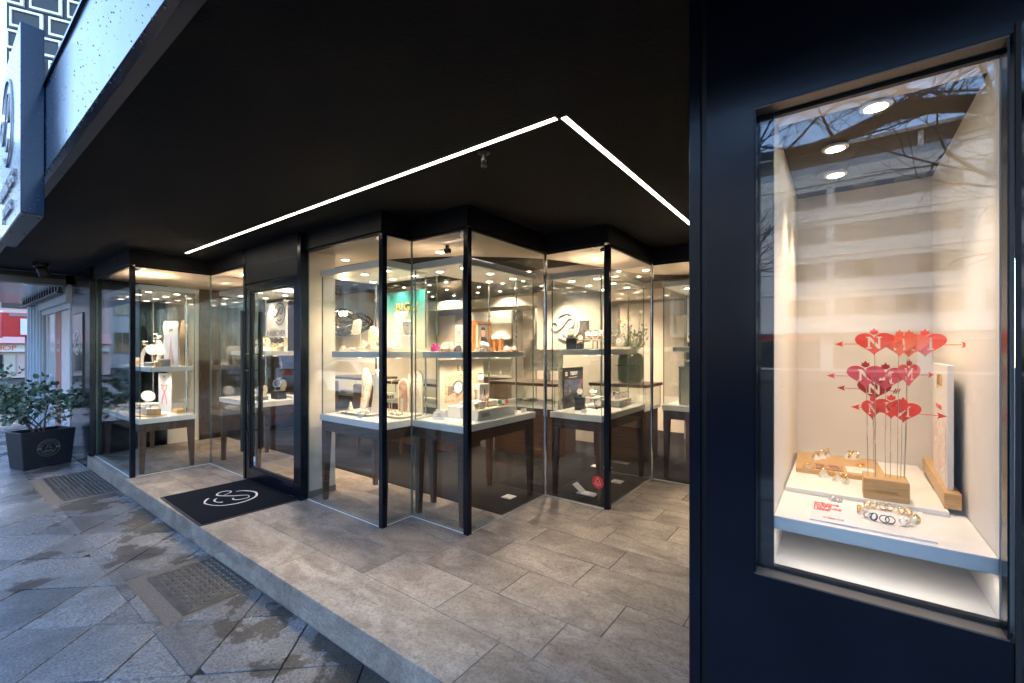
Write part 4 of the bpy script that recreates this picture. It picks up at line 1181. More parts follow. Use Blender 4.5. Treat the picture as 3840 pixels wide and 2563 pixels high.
def prof(L, hood, tail):
    h = L / 2
    return [(-h, .28), (-h - .02, .55), (-h + .12, hood), (-h + .95, hood + .14), (h - .6, tail), (h - .05, tail - .06), (h, .6), (h - .03, .28)]
car('white coupe parked across the pavement, mirrored beside the column', -5.0, 13.6, WHP, 4.5, 1.38, prof(4.5, .72, .92), [(-.95, .84), (-.15, 1.36), (.75, 1.38), (1.85, .9)], R(90))
car('silver hatchback parked behind the white coupe, mirrored in the door', -4.7, 19.2, SVP, 4.2, 1.5, prof(4.2, .78, .95), [(-.85, .9), (-.25, 1.46), (1.55, 1.5), (1.98, .95)], R(-90))
car('white hatchback parked far along the road, mirrored in the corner bay', -4.8, 25.6, WHP, 4.2, 1.5, prof(4.2, .78, .95), [(-.85, .9), (-.25, 1.46), (1.55, 1.5), (1.98, .95)], R(90))

# ------------------------------------------------------------------ neighbours on the shop's side
nb = thing('neighbour_shop', 'neighbouring shop with poster windows and pale blue cladding', 'shop', (1.36, 9.45, PZ))
FRM = plain('pale_frame', (0.5, 0.54, 0.6), 0.4, 0.2)
BLUEP = plain('pale_blue_cladding', (0.33, 0.42, 0.52), 0.45, 0.2)
PINKP = mat_print('poster_face', [(0.3, (0.75, 0.55, 0.5)), (0.5, (0.8, 0.72, 0.7)), (0.7, (0.55, 0.62, 0.7))], 2.2, 3, .8)
MB().box(.06, 6, 0, 4.25, 0, 3.2).build('wall', GREYP, nb)
for a, b in ((0, .07), (1.25, 1.32), (2.05, 2.12), (2.58, 2.65)):
    MB().box(0, .058, a, b, 0, 2.25).build('mullion', FRM, nb)
MB().box(0, .058, 0.0, 2.65, 2.2505, 2.34).build('transom', FRM, nb)
MB().box(.02, .055, .072, 1.248, .1, 2.24).build('poster', PINKP, nb)
MB().box(.012, .0195, 0.85, 1.245, .1, 2.24).build('poster_stripe', plain('poster_coral', (.5, .17, .13), .5), nb)
text('poster_lettering', 'SALE', .12, SIGNW, nb, (.011, 1.05, 1.75), FX, .001)
text('poster_lettering', 'FÜR ALLE', .055, SIGNW, nb, (.011, 1.05, 1.6), FX, .001)
MB().box(.02, .055, 1.322, 2.048, .1, 2.24).build('door_glass', plain('pale_glass', (0.45, 0.5, 0.56), 0.08, spec=.7), nb)
MB().box(.005, .0195, 1.38, 1.41, .95, 1.2).build('door_handle', STEEL, nb)
MB().box(.02, .055, 2.122, 2.578, .1, 2.24).build('window_glass', WING, nb)
MB().box(-.05, .058, 0, 2.65, 2.3405, 2.75).build('sign_panel', FRM, nb)
for k in range(8):
    MB().box(-.02 - .012 * (k % 2), .058, 2.66 + k * .2, 2.66 + k * .2 + .196, 0, 2.7).build('cladding_panel', BLUEP, nb)
for k in range(20):
    o = MB().box(-1.05, -.06, k * .2, k * .2 + .19, 2.56, 2.60).build('ceiling_slat', plain('slat_metal', (0.55, 0.6, 0.68), 0.16, 0.9) if k == 0 else MATS['slat_metal'], nb)
MB().box(-1.08, .05, -.0, 4.05, 2.605, 3.1).build('canopy', FRM, nb)
for k in range(16):
    MB().box(-.13, -.09, k * .26, k * .26 + .09, 2.50, 2.559).build('track_clip', BLACKM, nb)
MB().box(-.14, -.08, 0, 4.1, 2.47, 2.499).build('track', BLACKM, nb)
rs = thing('red_sign', 'dark red projecting shop sign beyond the neighbouring canopy', 'sign', (1.72, 20.0, 1.85))
MB().box(-.27, .30, 0, .35, 0, .72).build('box', RED3, rs, bevel=.01)
MB().box(.08, .28, -.02, -.001, .06, .55).build('panel', SIGNW, rs)
MB().box(-.15, .3, -.012, -.001, .62, .70).build('louvre', GREYP, rs)
MB().tube([(.25, .2, -2.0), (.25, .2, 0)], .06, 8).build('pole', GREYP, rs)
r2 = thing('red_sign', 'pinkish red sign board left of the dark red one', 'sign', (1.25, 20.6, 1.82))
MB().box(-.35, .25, 0, .3, 0, .85).build('box', plain('pink_red', (0.6, 0.12, 0.13), .5), r2, bevel=.01)
MB().box(-.35, .25, -.02, -.001, .78, .84).build('trim', SIGNW, r2)
MB().tube([(-.3, .2, -2.0), (-.3, .2, 0)], .05, 8).build('pole', GREYP, r2)
fs = thing('far_shop', 'far pink shop with white sign and wide windows closing the street', 'shop', (0, 38, PZ))
MB().box(-4.5, 14, 0, 6, 0, 8).build('wall', plain('pink_plaster', (0.5, 0.37, 0.35), .8, var=.06), fs)
for k in range(7):
    w = MB().box(-3.5 + k * 2.4, -1.5 + k * 2.4, -.08, -.001, .25, 1.4).build('window', WINF, fs)
    for q in range(4):
        MB().box(-3.42 + k * 2.4 + q * .47, -3.0 + k * 2.4 + q * .47, -.1, -.081, .32, 1.34).build('pane', BEIGE if q % 2 else WING, w)
MB().box(-4.4, 13, -.3, -.101, 1.5, 1.92).build('sign_board', SIGNW, fs)
MB().hexa([(-4.4, -.9, 1.98), (13, -.9, 1.98), (13, -.101, 1.98), (-4.4, -.101, 1.98), (-4.4, -.25, 2.6), (13, -.25, 2.6), (13, -.101, 2.6), (-4.4, -.101, 2.6)]).build('awning', plain('pink_awning', (0.55, 0.3, 0.28), .7), fs)
text('lettering', 'BIKE SHOP', .40, RED, fs, (2.3, -.31, 1.71), FY, .01)
text('lettering', 'BIKE SHOP', .40, RED, fs, (6.8, -.31, 1.71), FY, .01)
for k in range(5):
    MB().box(-3.5 + k * 3.1, -2 + k * 3.1, -.06, -.001, 4.0, 5.8).build('upper_window', WING, fs)

# block-patterned stair tower above the neighbours
pt = thing('patterned_building', 'tall building with black and white block-patterned facade above the canopy', 'building', (3.6, 47.6, PZ), R(-26.1))
pt.scale = (2.6, 2.6, 2.6)
MB().box(0, 3.05, .02, 6, 0, 18).build('wall', plain('black_tile', (0.012, 0.016, 0.018), .3, var=.3, vscale=60, bump=.3, bscale=90), pt)
WBAND = plain('white_block', (0.62, 0.66, 0.68), .6, var=.1, vscale=20)
nr = 0
for r_ in range(14):
    z = 6.4 + r_ * .62
    for c_ in range(4):
        x0 = c_ * .78 + (.39 if r_ % 2 else 0) - .3
        x1 = x0 + .66
        if x1 < .05 or x0 > 2.6: continue
        x0, x1 = max(x0, .02), min(x1, 2.68)
        b = MB(); w = .06
        b.box(x0, x1, -.07, .0195, z, z + w).box(x0, x1, -.07, .0195, z + .46, z + .46 + w).box(x1 - w, x1, -.07, .0195, z + w, z + .46).box(x0, x0 + w * .6, -.07, .0195, z + w, z + .46)
        b.build('block_frame', WBAND, pt)
        MB().box(x0 + w * .65, x1 - w * 1.05, -.02, .0195, z + w + .005, z + .455).build('mesh_panel', MATS['black_tile'], pt)
MB().tube([(2.86, -.1, 0), (2.86, -.1, 18)], .07, 10).build('downpipe', FRM, pt, 40)
MB().box(2.75, 3.05, -.03, .0195, 0, 18).build('pilaster', FRM, pt)
MB().box(3.051, 8, .0, 6, 0, 18).build('side_wing', BLUEP, pt)

# ------------------------------------------------------------------ planter with shrub
LEAF = plain('leaf_green', (0.07, 0.125, 0.085), .4, spec=.5, var=.35, vscale=25)
LEAF2 = plain('leaf_pale', (0.2, 0.27, 0.21), .45, var=.3, vscale=25)
STEM = plain('stem_brown', (0.09, 0.06, 0.045), .8)
PLN = plain('planter_navy', (0.006, 0.009, 0.016), .5, var=.2, vscale=12, bump=.1, bscale=60)
po = thing('planter', 'tapered dark blue planter box with a round crest beside the pillar', 'planter', (1.0, 8.93, PZ), R(16))
b = MB()
b.rings([[(-.25, -.17, .002), (.25, -.17, .002), (.25, .17, .002), (-.25, .17, .002)], [(-.285, -.2, .50), (.285, -.2, .50), (.285, .2, .50), (-.285, .2, .50)], [(-.255, -.17, .50), (.255, -.17, .50), (.255, .17, .50), (-.255, .17, .50)], [(-.25, -.165, .44), (.25, -.165, .44), (.25, .165, .44), (-.25, .165, .44)]])
b.build('box', PLN, po, bevel=.008)
MB().box(-.249, .249, -.164, .164, .40, .445).build('soil', DIRT, po)
cr = MB()
tilt = math.atan2(.03, .5)
cr.M = Matrix.Translation((0.0, -.1845, .26)) @ Matrix.Rotation(R(90) + tilt, 4, 'X')
for r0 in (.118, .078):
    cr.tube([(r0 * math.cos(a * R(10)), r0 * math.sin(a * R(10)), .001) for a in range(36)], .0022, 4, closed=True)
cr.box(-.115, -.08, -.012, .012, .0, .003).box(.08, .115, -.012, .012, .0, .003)
cr.tube([(-.065, -.05, .001), (.065, -.05, .001)], .003, 4).tube([(-.05, -.04, .001), (.05, -.04, .001)], .003, 4)
cr.tube([(-.03, -.035, .001), (-.034, .0, .001), (.034, .0, .001), (.03, -.035, .001), (-.03, -.035, .001)], .0028, 4).tube([(-.034, 0, .001), (0, .03, .001), (.034, 0, .001)], .0028, 4).tube([(-.014, .02, .001), (-.016, .055, .001), (.016, .055, .001), (.014, .02, .001)], .0028, 4)
cr.build('crest', plain('crest_gold', (0.13, 0.125, 0.1), .5), po)
def arc_text(parent, s, rad, a0, step, size, flip=False):
    for i, ch in enumerate(s):
        a = a0 + step * i
        me = text_mesh(ch, size, .0008)
        me.materials.append(MATS['crest_gold'])
        o = link('crest_letter', me, parent)
        rot = a + (-math.pi / 2 if not flip else math.pi / 2)
        M = Matrix.Translation((0.0, -.1845, .26)) @ Matrix.Rotation(R(90) + tilt, 4, 'X') @ Matrix.Translation((rad * math.cos(a), rad * math.sin(a), .001)) @ Matrix.Rotation(rot, 4, 'Z')
        o.matrix_local = M
arc_text(po, 'HOFMANNSTIFT', .098, R(165), R(-150 / 11), .030)
arc_text(po, 'VIERTEL', .098, R(228), R(84 / 6), .030, True)
sh = thing('shrub', 'leafy evergreen shrub growing in the blue planter', 'shrub', (1.0, 8.93, PZ + .445), R(16))
st = MB(); lf1, lf2 = MB(), MB()
rnd = random.Random(5)
def leaf(mb, p, d, s):
    d = d.normalized(); side = d.cross(Vector((rnd.gauss(0, 1), rnd.gauss(0, 1), rnd.gauss(0, 1)))).normalized(); n = d.cross(side)
    q = [p, p + d * s * .35 + side * s * .42 + n * s * .06, p + d * s * .8 + side * s * .38, p + d * s * 1.1, p + d * s * .8 - side * s * .38, p + d * s * .35 - side * s * .42 + n * s * .06]
    m = p + d * s * .5 - n * s * .08
    mb._add([tuple(a) for a in q] + [tuple(m)], [(0, 1, 6), (1, 2, 6), (2, 3, 6), (3, 4, 6), (4, 5, 6), (5, 0, 6)])
def twig(p, d, l, r, lev):
    pts, rad = [p], [r]
    for i in range(4):
        d = (d + Vector((rnd.gauss(0, .22), rnd.gauss(0, .22), rnd.gauss(.02, .12)))).normalized(); p = p + d * l / 4
        pts.append(p); rad.append(r * (1 - .15 * (i + 1)))
        if lev >= 1 and rnd.random() < .62:
            for k in range(2):
                ld = (d * .4 + Vector((rnd.gauss(0, .7), rnd.gauss(0, .7), rnd.gauss(.1, .5))))
                leaf(lf1 if rnd.random() < .5 else lf2, p + Vector((rnd.gauss(0, .02), rnd.gauss(0, .02), rnd.gauss(0, .02))), ld, rnd.uniform(.042, .075))
    st.tube(pts, rad, 5)
    if lev < 3:
        for k in range(3):
            i = rnd.randint(1, 4); nd = d * .6 + Vector((rnd.gauss(0, .55), rnd.gauss(0, .45), rnd.gauss(.15, .35)))
            twig(pts[i], nd.normalized(), l * rnd.uniform(.55, .8), rad[i] * .6, lev + 1)
for k in range(6):
    twig(Vector((rnd.uniform(-.12, .12), rnd.uniform(-.06, .06), 0)), Vector((rnd.uniform(-.9, .35), rnd.uniform(-.35, .3), 1.05)).normalized(), .50, .011, 0)
st.build('stem', STEM, sh, 60)
tag(lf1.build('leaves', LEAF, sh), kind='stuff')
tag(lf2.build('pale_leaves', LEAF2, sh), kind='stuff')
# ------------------------------------------------------------------ things shown in the cases
S = R(-90)      # front faces the street
TZ, SZ = 0.8302, 1.4352
CORK = plain('cork', (0.3, 0.2, 0.13), .8, var=.3, vscale=90)
ACRY = glass('acrylic', (0.96, 0.96, 0.95), .06)
SLATEG = plain('slate_grey', (0.2, 0.2, 0.2), .6)
def bx(name, label, cat, loc, size, mat, rz=S, group=None, bevel=.003, lip=None):
    t = thing(name, label, cat, loc, rz, group)
    w, d, h = size
    MB().box(-w / 2, w / 2, -d / 2, d / 2, 0.0, h).build('block', mat, t, bevel=bevel)
    if lip is not None:
        MB().box(-w / 2 + .006, w / 2 - .006, -d / 2 + .006, d / 2 - .006, h + .0002, h + .003).build('inlay', lip, t)
    return t
def tray(label, loc, w, d, rz=S, mat=None, h=.022, name='display_tray'):
    t = thing(name, label, 'tray', loc, rz)
    m = mat or CREAMT
    p0, p1, p2 = rrect(w * .9, d * .9, .05, 6), rrect(w, d, .06, 6), rrect(w * .93, d * .93, .05, 6)
    MB().rings([[(x, y, 0) for x, y in p0], [(x, y, h) for x, y in p1], [(x, y, h) for x, y in p2], [(x, y, h * .75) for x, y in p2]]).build('shell', m, t, 30)
    MB().prism(rrect(w * .86, d * .86, .04, 5), h * .76, h * .86).build('pad', m, t)
    return t
def tbar(label, loc, h, w=.05, rz=S, jewel=GOLD, group='earring stands in the cases'):
    t = thing('earring_stand', label, 'stand', loc, rz, group)
    MB().lathe([(.018, 0), (.018, .006), (.003, .008), (.003, h)], 12).tube([(-w / 2, 0, h), (w / 2, 0, h)], .003, 6).build('stand', CREAMT, t, 40)
    for s in (-1, 1):
        MB().lathe([(.001, h - .022), (.005, h - .017), (.004, h - .010), (.001, h - .004)], 8, (s * w * .44, -.003, 0)).build('earring', jewel, t, 50)
    return t
def cone(label, loc, h=.07, r=.022, rz=S, mat=None, gem=GOLD, group='ring cones in the cases'):
    t = thing('ring_cone', label, 'ring stand', loc, rz, group)
    MB().lathe([(r, 0), (r * 1.02, .012), (r * .9, .02), (r * .55, h * .6), (r * .28, h), (.001, h + .004)], 14).build('cone', mat or CREAMT, t, 40)
    MB().tube([(r * .62 * math.cos(a * R(30)), r * .62 * math.sin(a * R(30)), h * .5) for a in range(12)], .0022, 6, closed=True).build('ring', gem, t, 50)
    return t
_wm = {}
def watch(label, loc, sc=1.5, rz=S, metal=None, dial=None, stand='cushion', tilt=18, group='watches in the display cases', strap=None):
    metal = metal or SILVER; dial = dial or SIGNW; strap = strap or metal
    t = thing('wristwatch', label, 'watch', loc, rz, group)
    M = Matrix.Translation((0, 0, .034 * sc)) @ Matrix.Rotation(R(-tilt), 4, 'X') @ Matrix.Scale(sc, 4)
    def mk(key, fn):
        if key not in _wm:
            b = MB(); fn(b); _wm[key] = b
        b = MB(); b.v, b.f, b.m = [tuple(M @ Vector(v)) for v in _wm[key].v], _wm[key].f, _wm[key].m
        return b
    def case(b):
        b.tube([(0, -.006, 0), (0, -.004, 0), (0, .004, 0)], [.0185, .02, .0185], 20)
        b.tube([(.0185 * math.cos(a * R(18)), -.0062, .0185 * math.sin(a * R(18))) for a in range(20)], .0016, 5, closed=True)
        b.tube([(.019, 0, 0), (.023, 0, 0)], .0025, 6)
    def face(b):
        b.tube([(0, -.0064, 0), (0, -.0060, 0)], .0172, 20)
    def hands(b):
        b.box(-.0006, .0006, -.0072, -.0066, -.001, .013).box(-.009, .001, -.0072, -.0066, -.0006, .0006)
    def band(b):
        rs = []
        for i in range(18):
            a = R(20) + R(320) * i / 17
            cy, cz = .024 - .026 * math.cos(a), .026 * math.sin(a) * 1.15
            w = .011 - .002 * math.sin(a / 2)
            ny, nz = -math.cos(a), math.sin(a)
            rs.append([(-w, cy, cz), (w, cy, cz), (w, cy + ny * .0025, cz + nz * .0025), (-w, cy + ny * .0025, cz + nz * .0025)])
        b.rings(rs)
    mk('case', case).build('case', metal, t, 40)
    mk('face', face).build('dial', dial, t)
    mk('hands', hands).build('hands', INK, t)
    mk('band', band).build('strap', strap, t)
    if stand == 'cushion':
        b = MB(); b.M = M; b.tube([(-.012, .024, 0), (.012, .024, 0)], [.0235, .0235], 14); b.build('cushion', CREAMT, t, 40)
        MB().box(-.016 * sc, .016 * sc, -.0 * sc, .03 * sc, 0, .012 * sc).build('foot', CREAMT, t, bevel=.002)
    elif stand == 'clip':
        b = MB(); b.M = M
        b.tube([(0, .02, .0), (0, .045, -.012), (0, .05, -.034)], .0025, 6); b.build('clip', ACRY, t)
        MB().box(-.016 * sc, .016 * sc, .01 * sc, .06 * sc, 0, .004 * sc).build('foot', ACRY, t)
    return t
def card(name, label, cat, loc, w, h, th, mat, rz=S, lean=0, group=None, frame=None, inner=None, iw=.8, iz=(.1, .7)):
    t = thing(name, label, cat, loc, rz, group)
    p = MB().box(-w / 2, w / 2, 0, th, 0, h).build('board', mat, t, bevel=.0015)
    p.rotation_euler = (R(-lean), 0, 0)
    if frame:
        b = MB(); e = .014
        b.box(-w / 2 - e, -w / 2, -.008, th, -.0, h + e).box(w / 2, w / 2 + e, -.008, th, 0, h + e).box(-w / 2, w / 2, -.008, th, h, h + e)
        b.build('frame', frame, t)
    if inner:
        q = MB().box(-w * iw / 2, w * iw / 2, -.0022, -.0006, h * iz[0], h * iz[1]).build('picture', inner, t); q.rotation_euler = (R(-lean), 0, 0)
    if lean:
        MB().hexa([(-.01, h * .3, 0), (.01, h * .3, 0), (.01, h * .3 + .004, 0), (-.01, h * .3 + .004, 0), (-.01, th + h * .55 * math.sin(R(lean)), h * .55), (.01, th + h * .55 * math.sin(R(lean)), h * .55), (.01, th + h * .55 * math.sin(R(lean)) + .004, h * .55), (-.01, th + h * .55 * math.sin(R(lean)) + .004, h * .55)]).build('easel_leg', mat, t)
    return t
def nugget(label, loc, mat=None, gem=GOLD, sc=1.0, rz=S, group='small jewellery pieces on display'):
    t = thing('jewellery_piece', label, 'jewellery', loc, rz, group)
    b = MB(); r = .02 * sc
    b.rings([[(r * 1.2 * math.cos(a * R(45)), r * math.sin(a * R(45)), 0) for a in range(8)], [(r * 1.1 * math.cos(a * R(45)), r * .9 * math.sin(a * R(45)), r * .8) for a in range(8)], [(r * .3 + r * .5 * math.cos(a * R(45)), r * .4 * math.sin(a * R(45)), r * 1.6) for a in range(8)]])
    b.build('holder', mat or CREAMT, t, 20)
    MB().tube([(r * .45 + r * .55 * math.cos(a * R(36)), -.001 + r * .2 * math.sin(a * R(36)), r * 1.05 + r * .55 * math.sin(a * R(36))) for a in range(10)], .002 * sc, 5, closed=True).build('ring', gem, t, 50)
    return t
def bust(label, loc, h, rz=S, lean=.05, chain=True):
    t = thing('necklace_bust', label, 'necklace bust', loc, rz, 'cream necklace busts')
    rs = []
    prof = [(0, .052, .030), (.12, .056, .030), (.3, .062, .031), (.55, .076, .034), (.72, .082, .036), (.82, .07, .036), (.89, .045, .033), (.95, .033, .03), (1.0, .02, .02)]
    for u, a, b_ in prof:
        dy = lean * math.sin(u * 2.2) - lean * .2 * u
        rs.append([(a * math.cos(k * R(18)), dy + b_ * math.sin(k * R(18)), u * h) for k in range(20)])
    MB().rings(rs).build('torso', CREAMT, t, 60)
    if chain:
        def f(u): return -.036 + lean * math.sin(u * 2.2) - lean * .2 * u
        pts = [(-.05, f(.8) + .006, .8 * h), (-.035, f(.7) - .004, .7 * h), (-.02, f(.58) - .002, .58 * h), (0, f(.48) - .001, .48 * h), (.02, f(.58) - .002, .58 * h), (.035, f(.7) - .004, .7 * h), (.05, f(.8) + .006, .8 * h)]
        MB().tube(catmull(pts, 5), .0026, 5).build('necklace', GOLD, t, 50)
        MB().tube([(0, f(.48) - .002, .48 * h), (0, f(.3) - .003, .3 * h)], .002, 5).lathe([(.001, -.01), (.006, 0), (.001, .01)], 8, (0, f(.3) - .003, .29 * h)).build('pendant', GOLD, t, 50)
    return t

# --- case with the necklace busts: table
tray('large rounded cream tray under the two necklace busts', (2.62, 3.70, TZ), .46, .40)
tray('smaller rounded cream tray beside the corner of the bust table', (2.68, 3.27, TZ), .30, .30)
bust('left of the two cream necklace busts, with a long gold necklace', (2.72, 3.93, TZ + .02), .41)
bust('right of the two cream necklace busts, half behind the dark post', (2.60, 3.585, TZ + .02), .41, lean=.065, chain=False)
cone('cream ring cone at the left of the large tray', (2.53, 3.87, TZ + .019), .085, .03)
cone('low cream ring holder at the front of the large tray', (2.52, 3.66, TZ + .019), .04, .024)
bx('ring_holder', 'small cream drum in front of the right bust', 'ring stand', (2.52, 3.57, TZ + .019), (.045, .04, .022), CREAMT, bevel=.008)
tbar('clear earring stand in front of the left bust', (2.60, 3.77, TZ + .019), .12, .06)
tbar('earring stand between the two busts', (2.66, 3.76, TZ + .019), .21, .06)
t = thing('photo_arch', 'arched cream stand with a brown photo on the small tray', 'display stand', (2.78, 3.38, TZ + .02), S)
arch = [(-.075, 0)] + [(-.075 + .075 * (1 - math.cos(a * R(15))), .25 + .07 * math.sin(a * R(15))) for a in range(13)] + [(.075, 0)]
b = MB(); b.M = Matrix.Rotation(R(90), 4, 'X'); b.prism(arch, -.022, 0); b.build('arch', CREAMT, t)
b = MB(); b.M = Matrix.Rotation(R(90), 4, 'X'); b.prism([(x * .86, y * .94 + .004) for x, y in arch], .0005, .002)
b.build('photo', mat_print('photo_brown', [(.3, (.12, .07, .05)), (.5, (.32, .2, .15)), (.7, (.45, .32, .25))], 9, 6, 2), t)
t = thing('arch_panel', 'tall cream arched panel with faint lettering behind the small tray', 'display panel', (2.86, 3.30, TZ), S)
b = MB(); b.M = Matrix.Rotation(R(90), 4, 'X') @ Matrix.Scale(1.35, 4); b.prism([(x, y) for x, y in arch], -.014, 0); b.build('panel', CREAMT, t)
text('lettering', 'ITI', .05, GOLD, t, (0, -.002, .37), FY, .001)
text('lettering', 'RINGE  KETTEN', .014, SLATEG, t, (0, -.002, .31), FY, .001)
tbar('tall earring stand in front of the brown photo', (2.66, 3.40, TZ + .019), .32, .06)
tbar('short earring stand at the front of the small tray', (2.60, 3.36, TZ + .019), .18, .06)
bx('ring_holder', 'left cream drum on the small tray', 'ring stand', (2.60, 3.30, TZ + .019), (.055, .04, .024), CREAMT, bevel=.008)
bx('ring_holder', 'right cream drum on the small tray', 'ring stand', (2.60, 3.22, TZ + .019), (.05, .04, .026), CREAMT, bevel=.008)
t = bx('earring_bar', 'narrow white earring bar standing on the small tray', 'stand', (2.66, 3.25, TZ + .019), (.035, .012, .15), CREAMT, bevel=.005)
for z in (.05, .08, .11):
    MB().lathe([(.001, -.003), (.0035, 0), (.001, .003)], 6, (0, -.008, z)).build('earring', GOLD, t)
# --- its shelf
bx('base_plate', 'long low cream plinth on the shelf above the busts', 'plinth', (2.66, 3.52, SZ), (.72, .42, .022), CREAMT)
PZ2 = SZ + .0225
t = thing('gradient_board', 'teal to cream gradient board with gold BIGLI lettering', 'sign board', (2.895, 3.52, PZ2 - .0222), S)
MB().box(-.335, .335, 0, .012, 0.0, .60).build('board', mat_gradient('teal_print', 0, .6, (.04, .25, .255), (.55, .55, .46)), t, bevel=.003)
MB().box(.3355, .345, -.001, .013, 0, .60).build('edge', CREAMT, t)
text('lettering', 'BIGLI', .115, GOLDP, t, (.06, -.006, .44), FY, .005, space=1.25)
t = thing('necklace_board', 'tall cream necklace board leaning in front of the teal board', 'display board', (2.74, 3.47, PZ2), S)
b = MB(); b.hexa([(-.03, 0, 0), (.03, 0, 0), (.03, .012, 0), (-.03, .012, 0), (-.10, .09, .37), (.10, .09, .37), (.10, .102, .37), (-.10, .102, .37)])
b.build('board', CREAMT, t, bevel=.012)
MB().tube(catmull([(-.085, .066, .33), (-.04, .05, .25), (.0, .038, .21), (.05, .048, .24), (.085, .068, .33)], 5), .0016, 5).build('necklace', STEEL, t)
t = thing('stone_head', 'small white stone head sculpture on a block', 'sculpture', (2.70, 3.22, PZ2), R(-70))
MB().box(-.055, .055, -.045, .045, 0, .13).build('block', WHITE, t, bevel=.012)
hd = MB()
hd.rings([[(x * q, y * q, z) for x, y in rrect(.085, .085, .03, 4)] for z, q in ((.132, .55), (.15, .62), (.158, .95), (.175, 1.02), (.21, 1.06), (.235, 1.02), (.24, 1.1), (.258, 1.08), (.265, .8))])
hd.build('head', WHITE, t, 50)
MB().hexa([(-.006, -.046, .175), (.006, -.046, .175), (.004, -.04, .175), (-.004, -.04, .175), (-.004, -.043, .225), (.004, -.043, .225), (.003, -.038, .225), (-.003, -.038, .225)]).build('nose', WHITE, t)
MB().box(-.016, .016, -.0452, -.040, .162, .166).build('mouth', SLATEG, t)
for s in (-1, 1): MB().box(s * .022 - .011, s * .022 + .011, -.0462, -.041, .212, .217).build('brow', SLATEG, t)
t = thing('oval_dish', 'tilted oval cream dish with folded bracelets on the plinth', 'dish', (2.54, 3.37, PZ2), S)
b = MB(); b.M = Matrix.Translation((0, 0, .012)) @ Matrix.Rotation(R(14), 4, 'Y') @ Matrix.Rotation(R(-16), 4, 'X')
b.lathe([(.02, -.008), (.085, .0), (.105, .028), (.098, .028), (.08, .008), (.01, .004)], 28, sy=.6); b.build('dish', CREAMT, t, 40)
for k in range(3):
    o = MB().tube([(.026 * math.cos(a * R(30)), .02 * math.sin(a * R(30)), 0) for a in range(12)], .006, 6, closed=True).build('bracelet', STEEL if k else SILVER, t, 50)
    o.location = (-.03 + k * .03, 0, .032 + .004 * k); o.rotation_euler = (R(25 * k), R(10), 0)
tbar('earring stand between the oval dish and the stone head', (2.64, 3.32, PZ2), .15, .07, jewel=STEEL)
t = thing('earring_pillow', 'tilted rounded cream pad with studs on a slim post', 'display pad', (2.58, 3.82, SZ), S)
o = MB().prism(rrect(.125, .15, .04, 6), 0, .028).build('pad', CREAMT, t, 40, bevel=.008); o.location = (0, 0, .235); o.rotation_euler = (R(78), R(-10), 0)
MB().lathe([(.03, 0), (.03, .006), (.004, .01), (.004, .20)], 12, (0, .03, 0)).build('post', CREAMT, t, 40)
for sx, sz in ((-.02, .26), (.02, .25), (-.01, .22), (.0, .205)):
    MB().lathe([(.001, -.003), (.004, 0), (.001, .003)], 6, (sx, -.034 + (sz - .235) * .2, sz)).build('stud', STEEL, t)
nugget('stacked cream cushion with a ring at the left end of the shelf', (2.47, 3.90, SZ), sc=1.7)
bx('ring_block', 'cream slanted block beside the cushion on the bust shelf', 'ring stand', (2.50, 3.80, SZ), (.07, .05, .035), CREAMT, bevel=.008)
cone('cream ring cone on the plinth left of the dark post', (2.55, 3.68, PZ2), .08, .02, gem=ROSE)
cone('silver ring cone on the plinth behind the dark post', (2.52, 3.60, PZ2), .07, .018, gem=SILVER)
nugget('rose gold piece on a cork pad beside the dark post', (2.50, 3.54, PZ2), CORK, ROSE, 1.3)

# --- case with the boat stand: table
EBP = mat_print('rock_photo', [(.28, (.35, .17, .1)), (.45, (.62, .38, .26)), (.6, (.75, .55, .42)), (.75, (.5, .3, .22))], 14, 8, 2.2)
t = thing('advertising_poster', 'large cream EBEL panel with a photo of a steel watch', 'poster', (3.14, 2.93, .90), 0)
MB().box(-.305, .31, 0, .035, 0, .455).build('panel', CREAMT, t, bevel=.003)
MB().box(-.245, .27, -.002, -.0005, .055, .315).build('photo', EBP, t)
text('lettering', 'EBEL', .075, ROSE, t, (.02, -.003, .37), FY, .002, space=1.5)
b = MB(); b.M = Matrix.Translation((-.07, -.004, .19)) @ Matrix.Rotation(R(90), 4, 'X')
b.tube([(.062 * math.cos(a * R(12)), .062 * math.sin(a * R(12)), 0) for a in range(30)], .008, 6, closed=True); b.build('printed_bezel', SILVER, t, 50)
b = MB(); b.M = Matrix.Translation((-.07, -.0032, .19)) @ Matrix.Rotation(R(90), 4, 'X'); b.lathe([(.058, 0), (.058, .001)], 26); b.build('printed_dial', SIGNW, t)
b = MB(); b.M = Matrix.Translation((-.07, -.0045, .19)); b.box(-.002, .002, 0, .0006, 0, .045).box(0, .032, 0, .0006, -.002, .002); b.build('printed_hands', INK, t)
b = MB(); b.M = Matrix.Translation((-.15, -.003, .165))
for k in range(5): b.box(-.055 + k * .018, -.041 + k * .018, 0, .0015, -.045 + k * .006, .045 - k * .002)
b.build('printed_bracelet', STEEL, t)
b = MB(); b.M = Matrix.Translation((.2, -.003, .055)); b.prism([(0, 0), (0, 0)], 0, 0) if False else b.hexa([(-.03, 0, 0), (.05, 0, 0), (.05, .001, 0), (-.03, .001, 0), (0, 0, .25), (.06, 0, .25), (.06, .001, .25), (0, .001, .25)]); b.build('printed_arm', plain('skin_print', (.62, .33, .22), .5), t)
bx('plinth_block', 'white plinth carrying the EBEL panel', 'plinth', (3.14, 2.945, TZ), (.6, .1, .07), WHITE, 0)
bx('step_block', 'front white block of the stepped stand', 'block', (2.96, 2.80, TZ), (.16, .16, .105), WHITE)
bx('step_block', 'middle white block with two watches on top', 'block', (3.15, 2.695, TZ), (.15, .31, .145), WHITE)
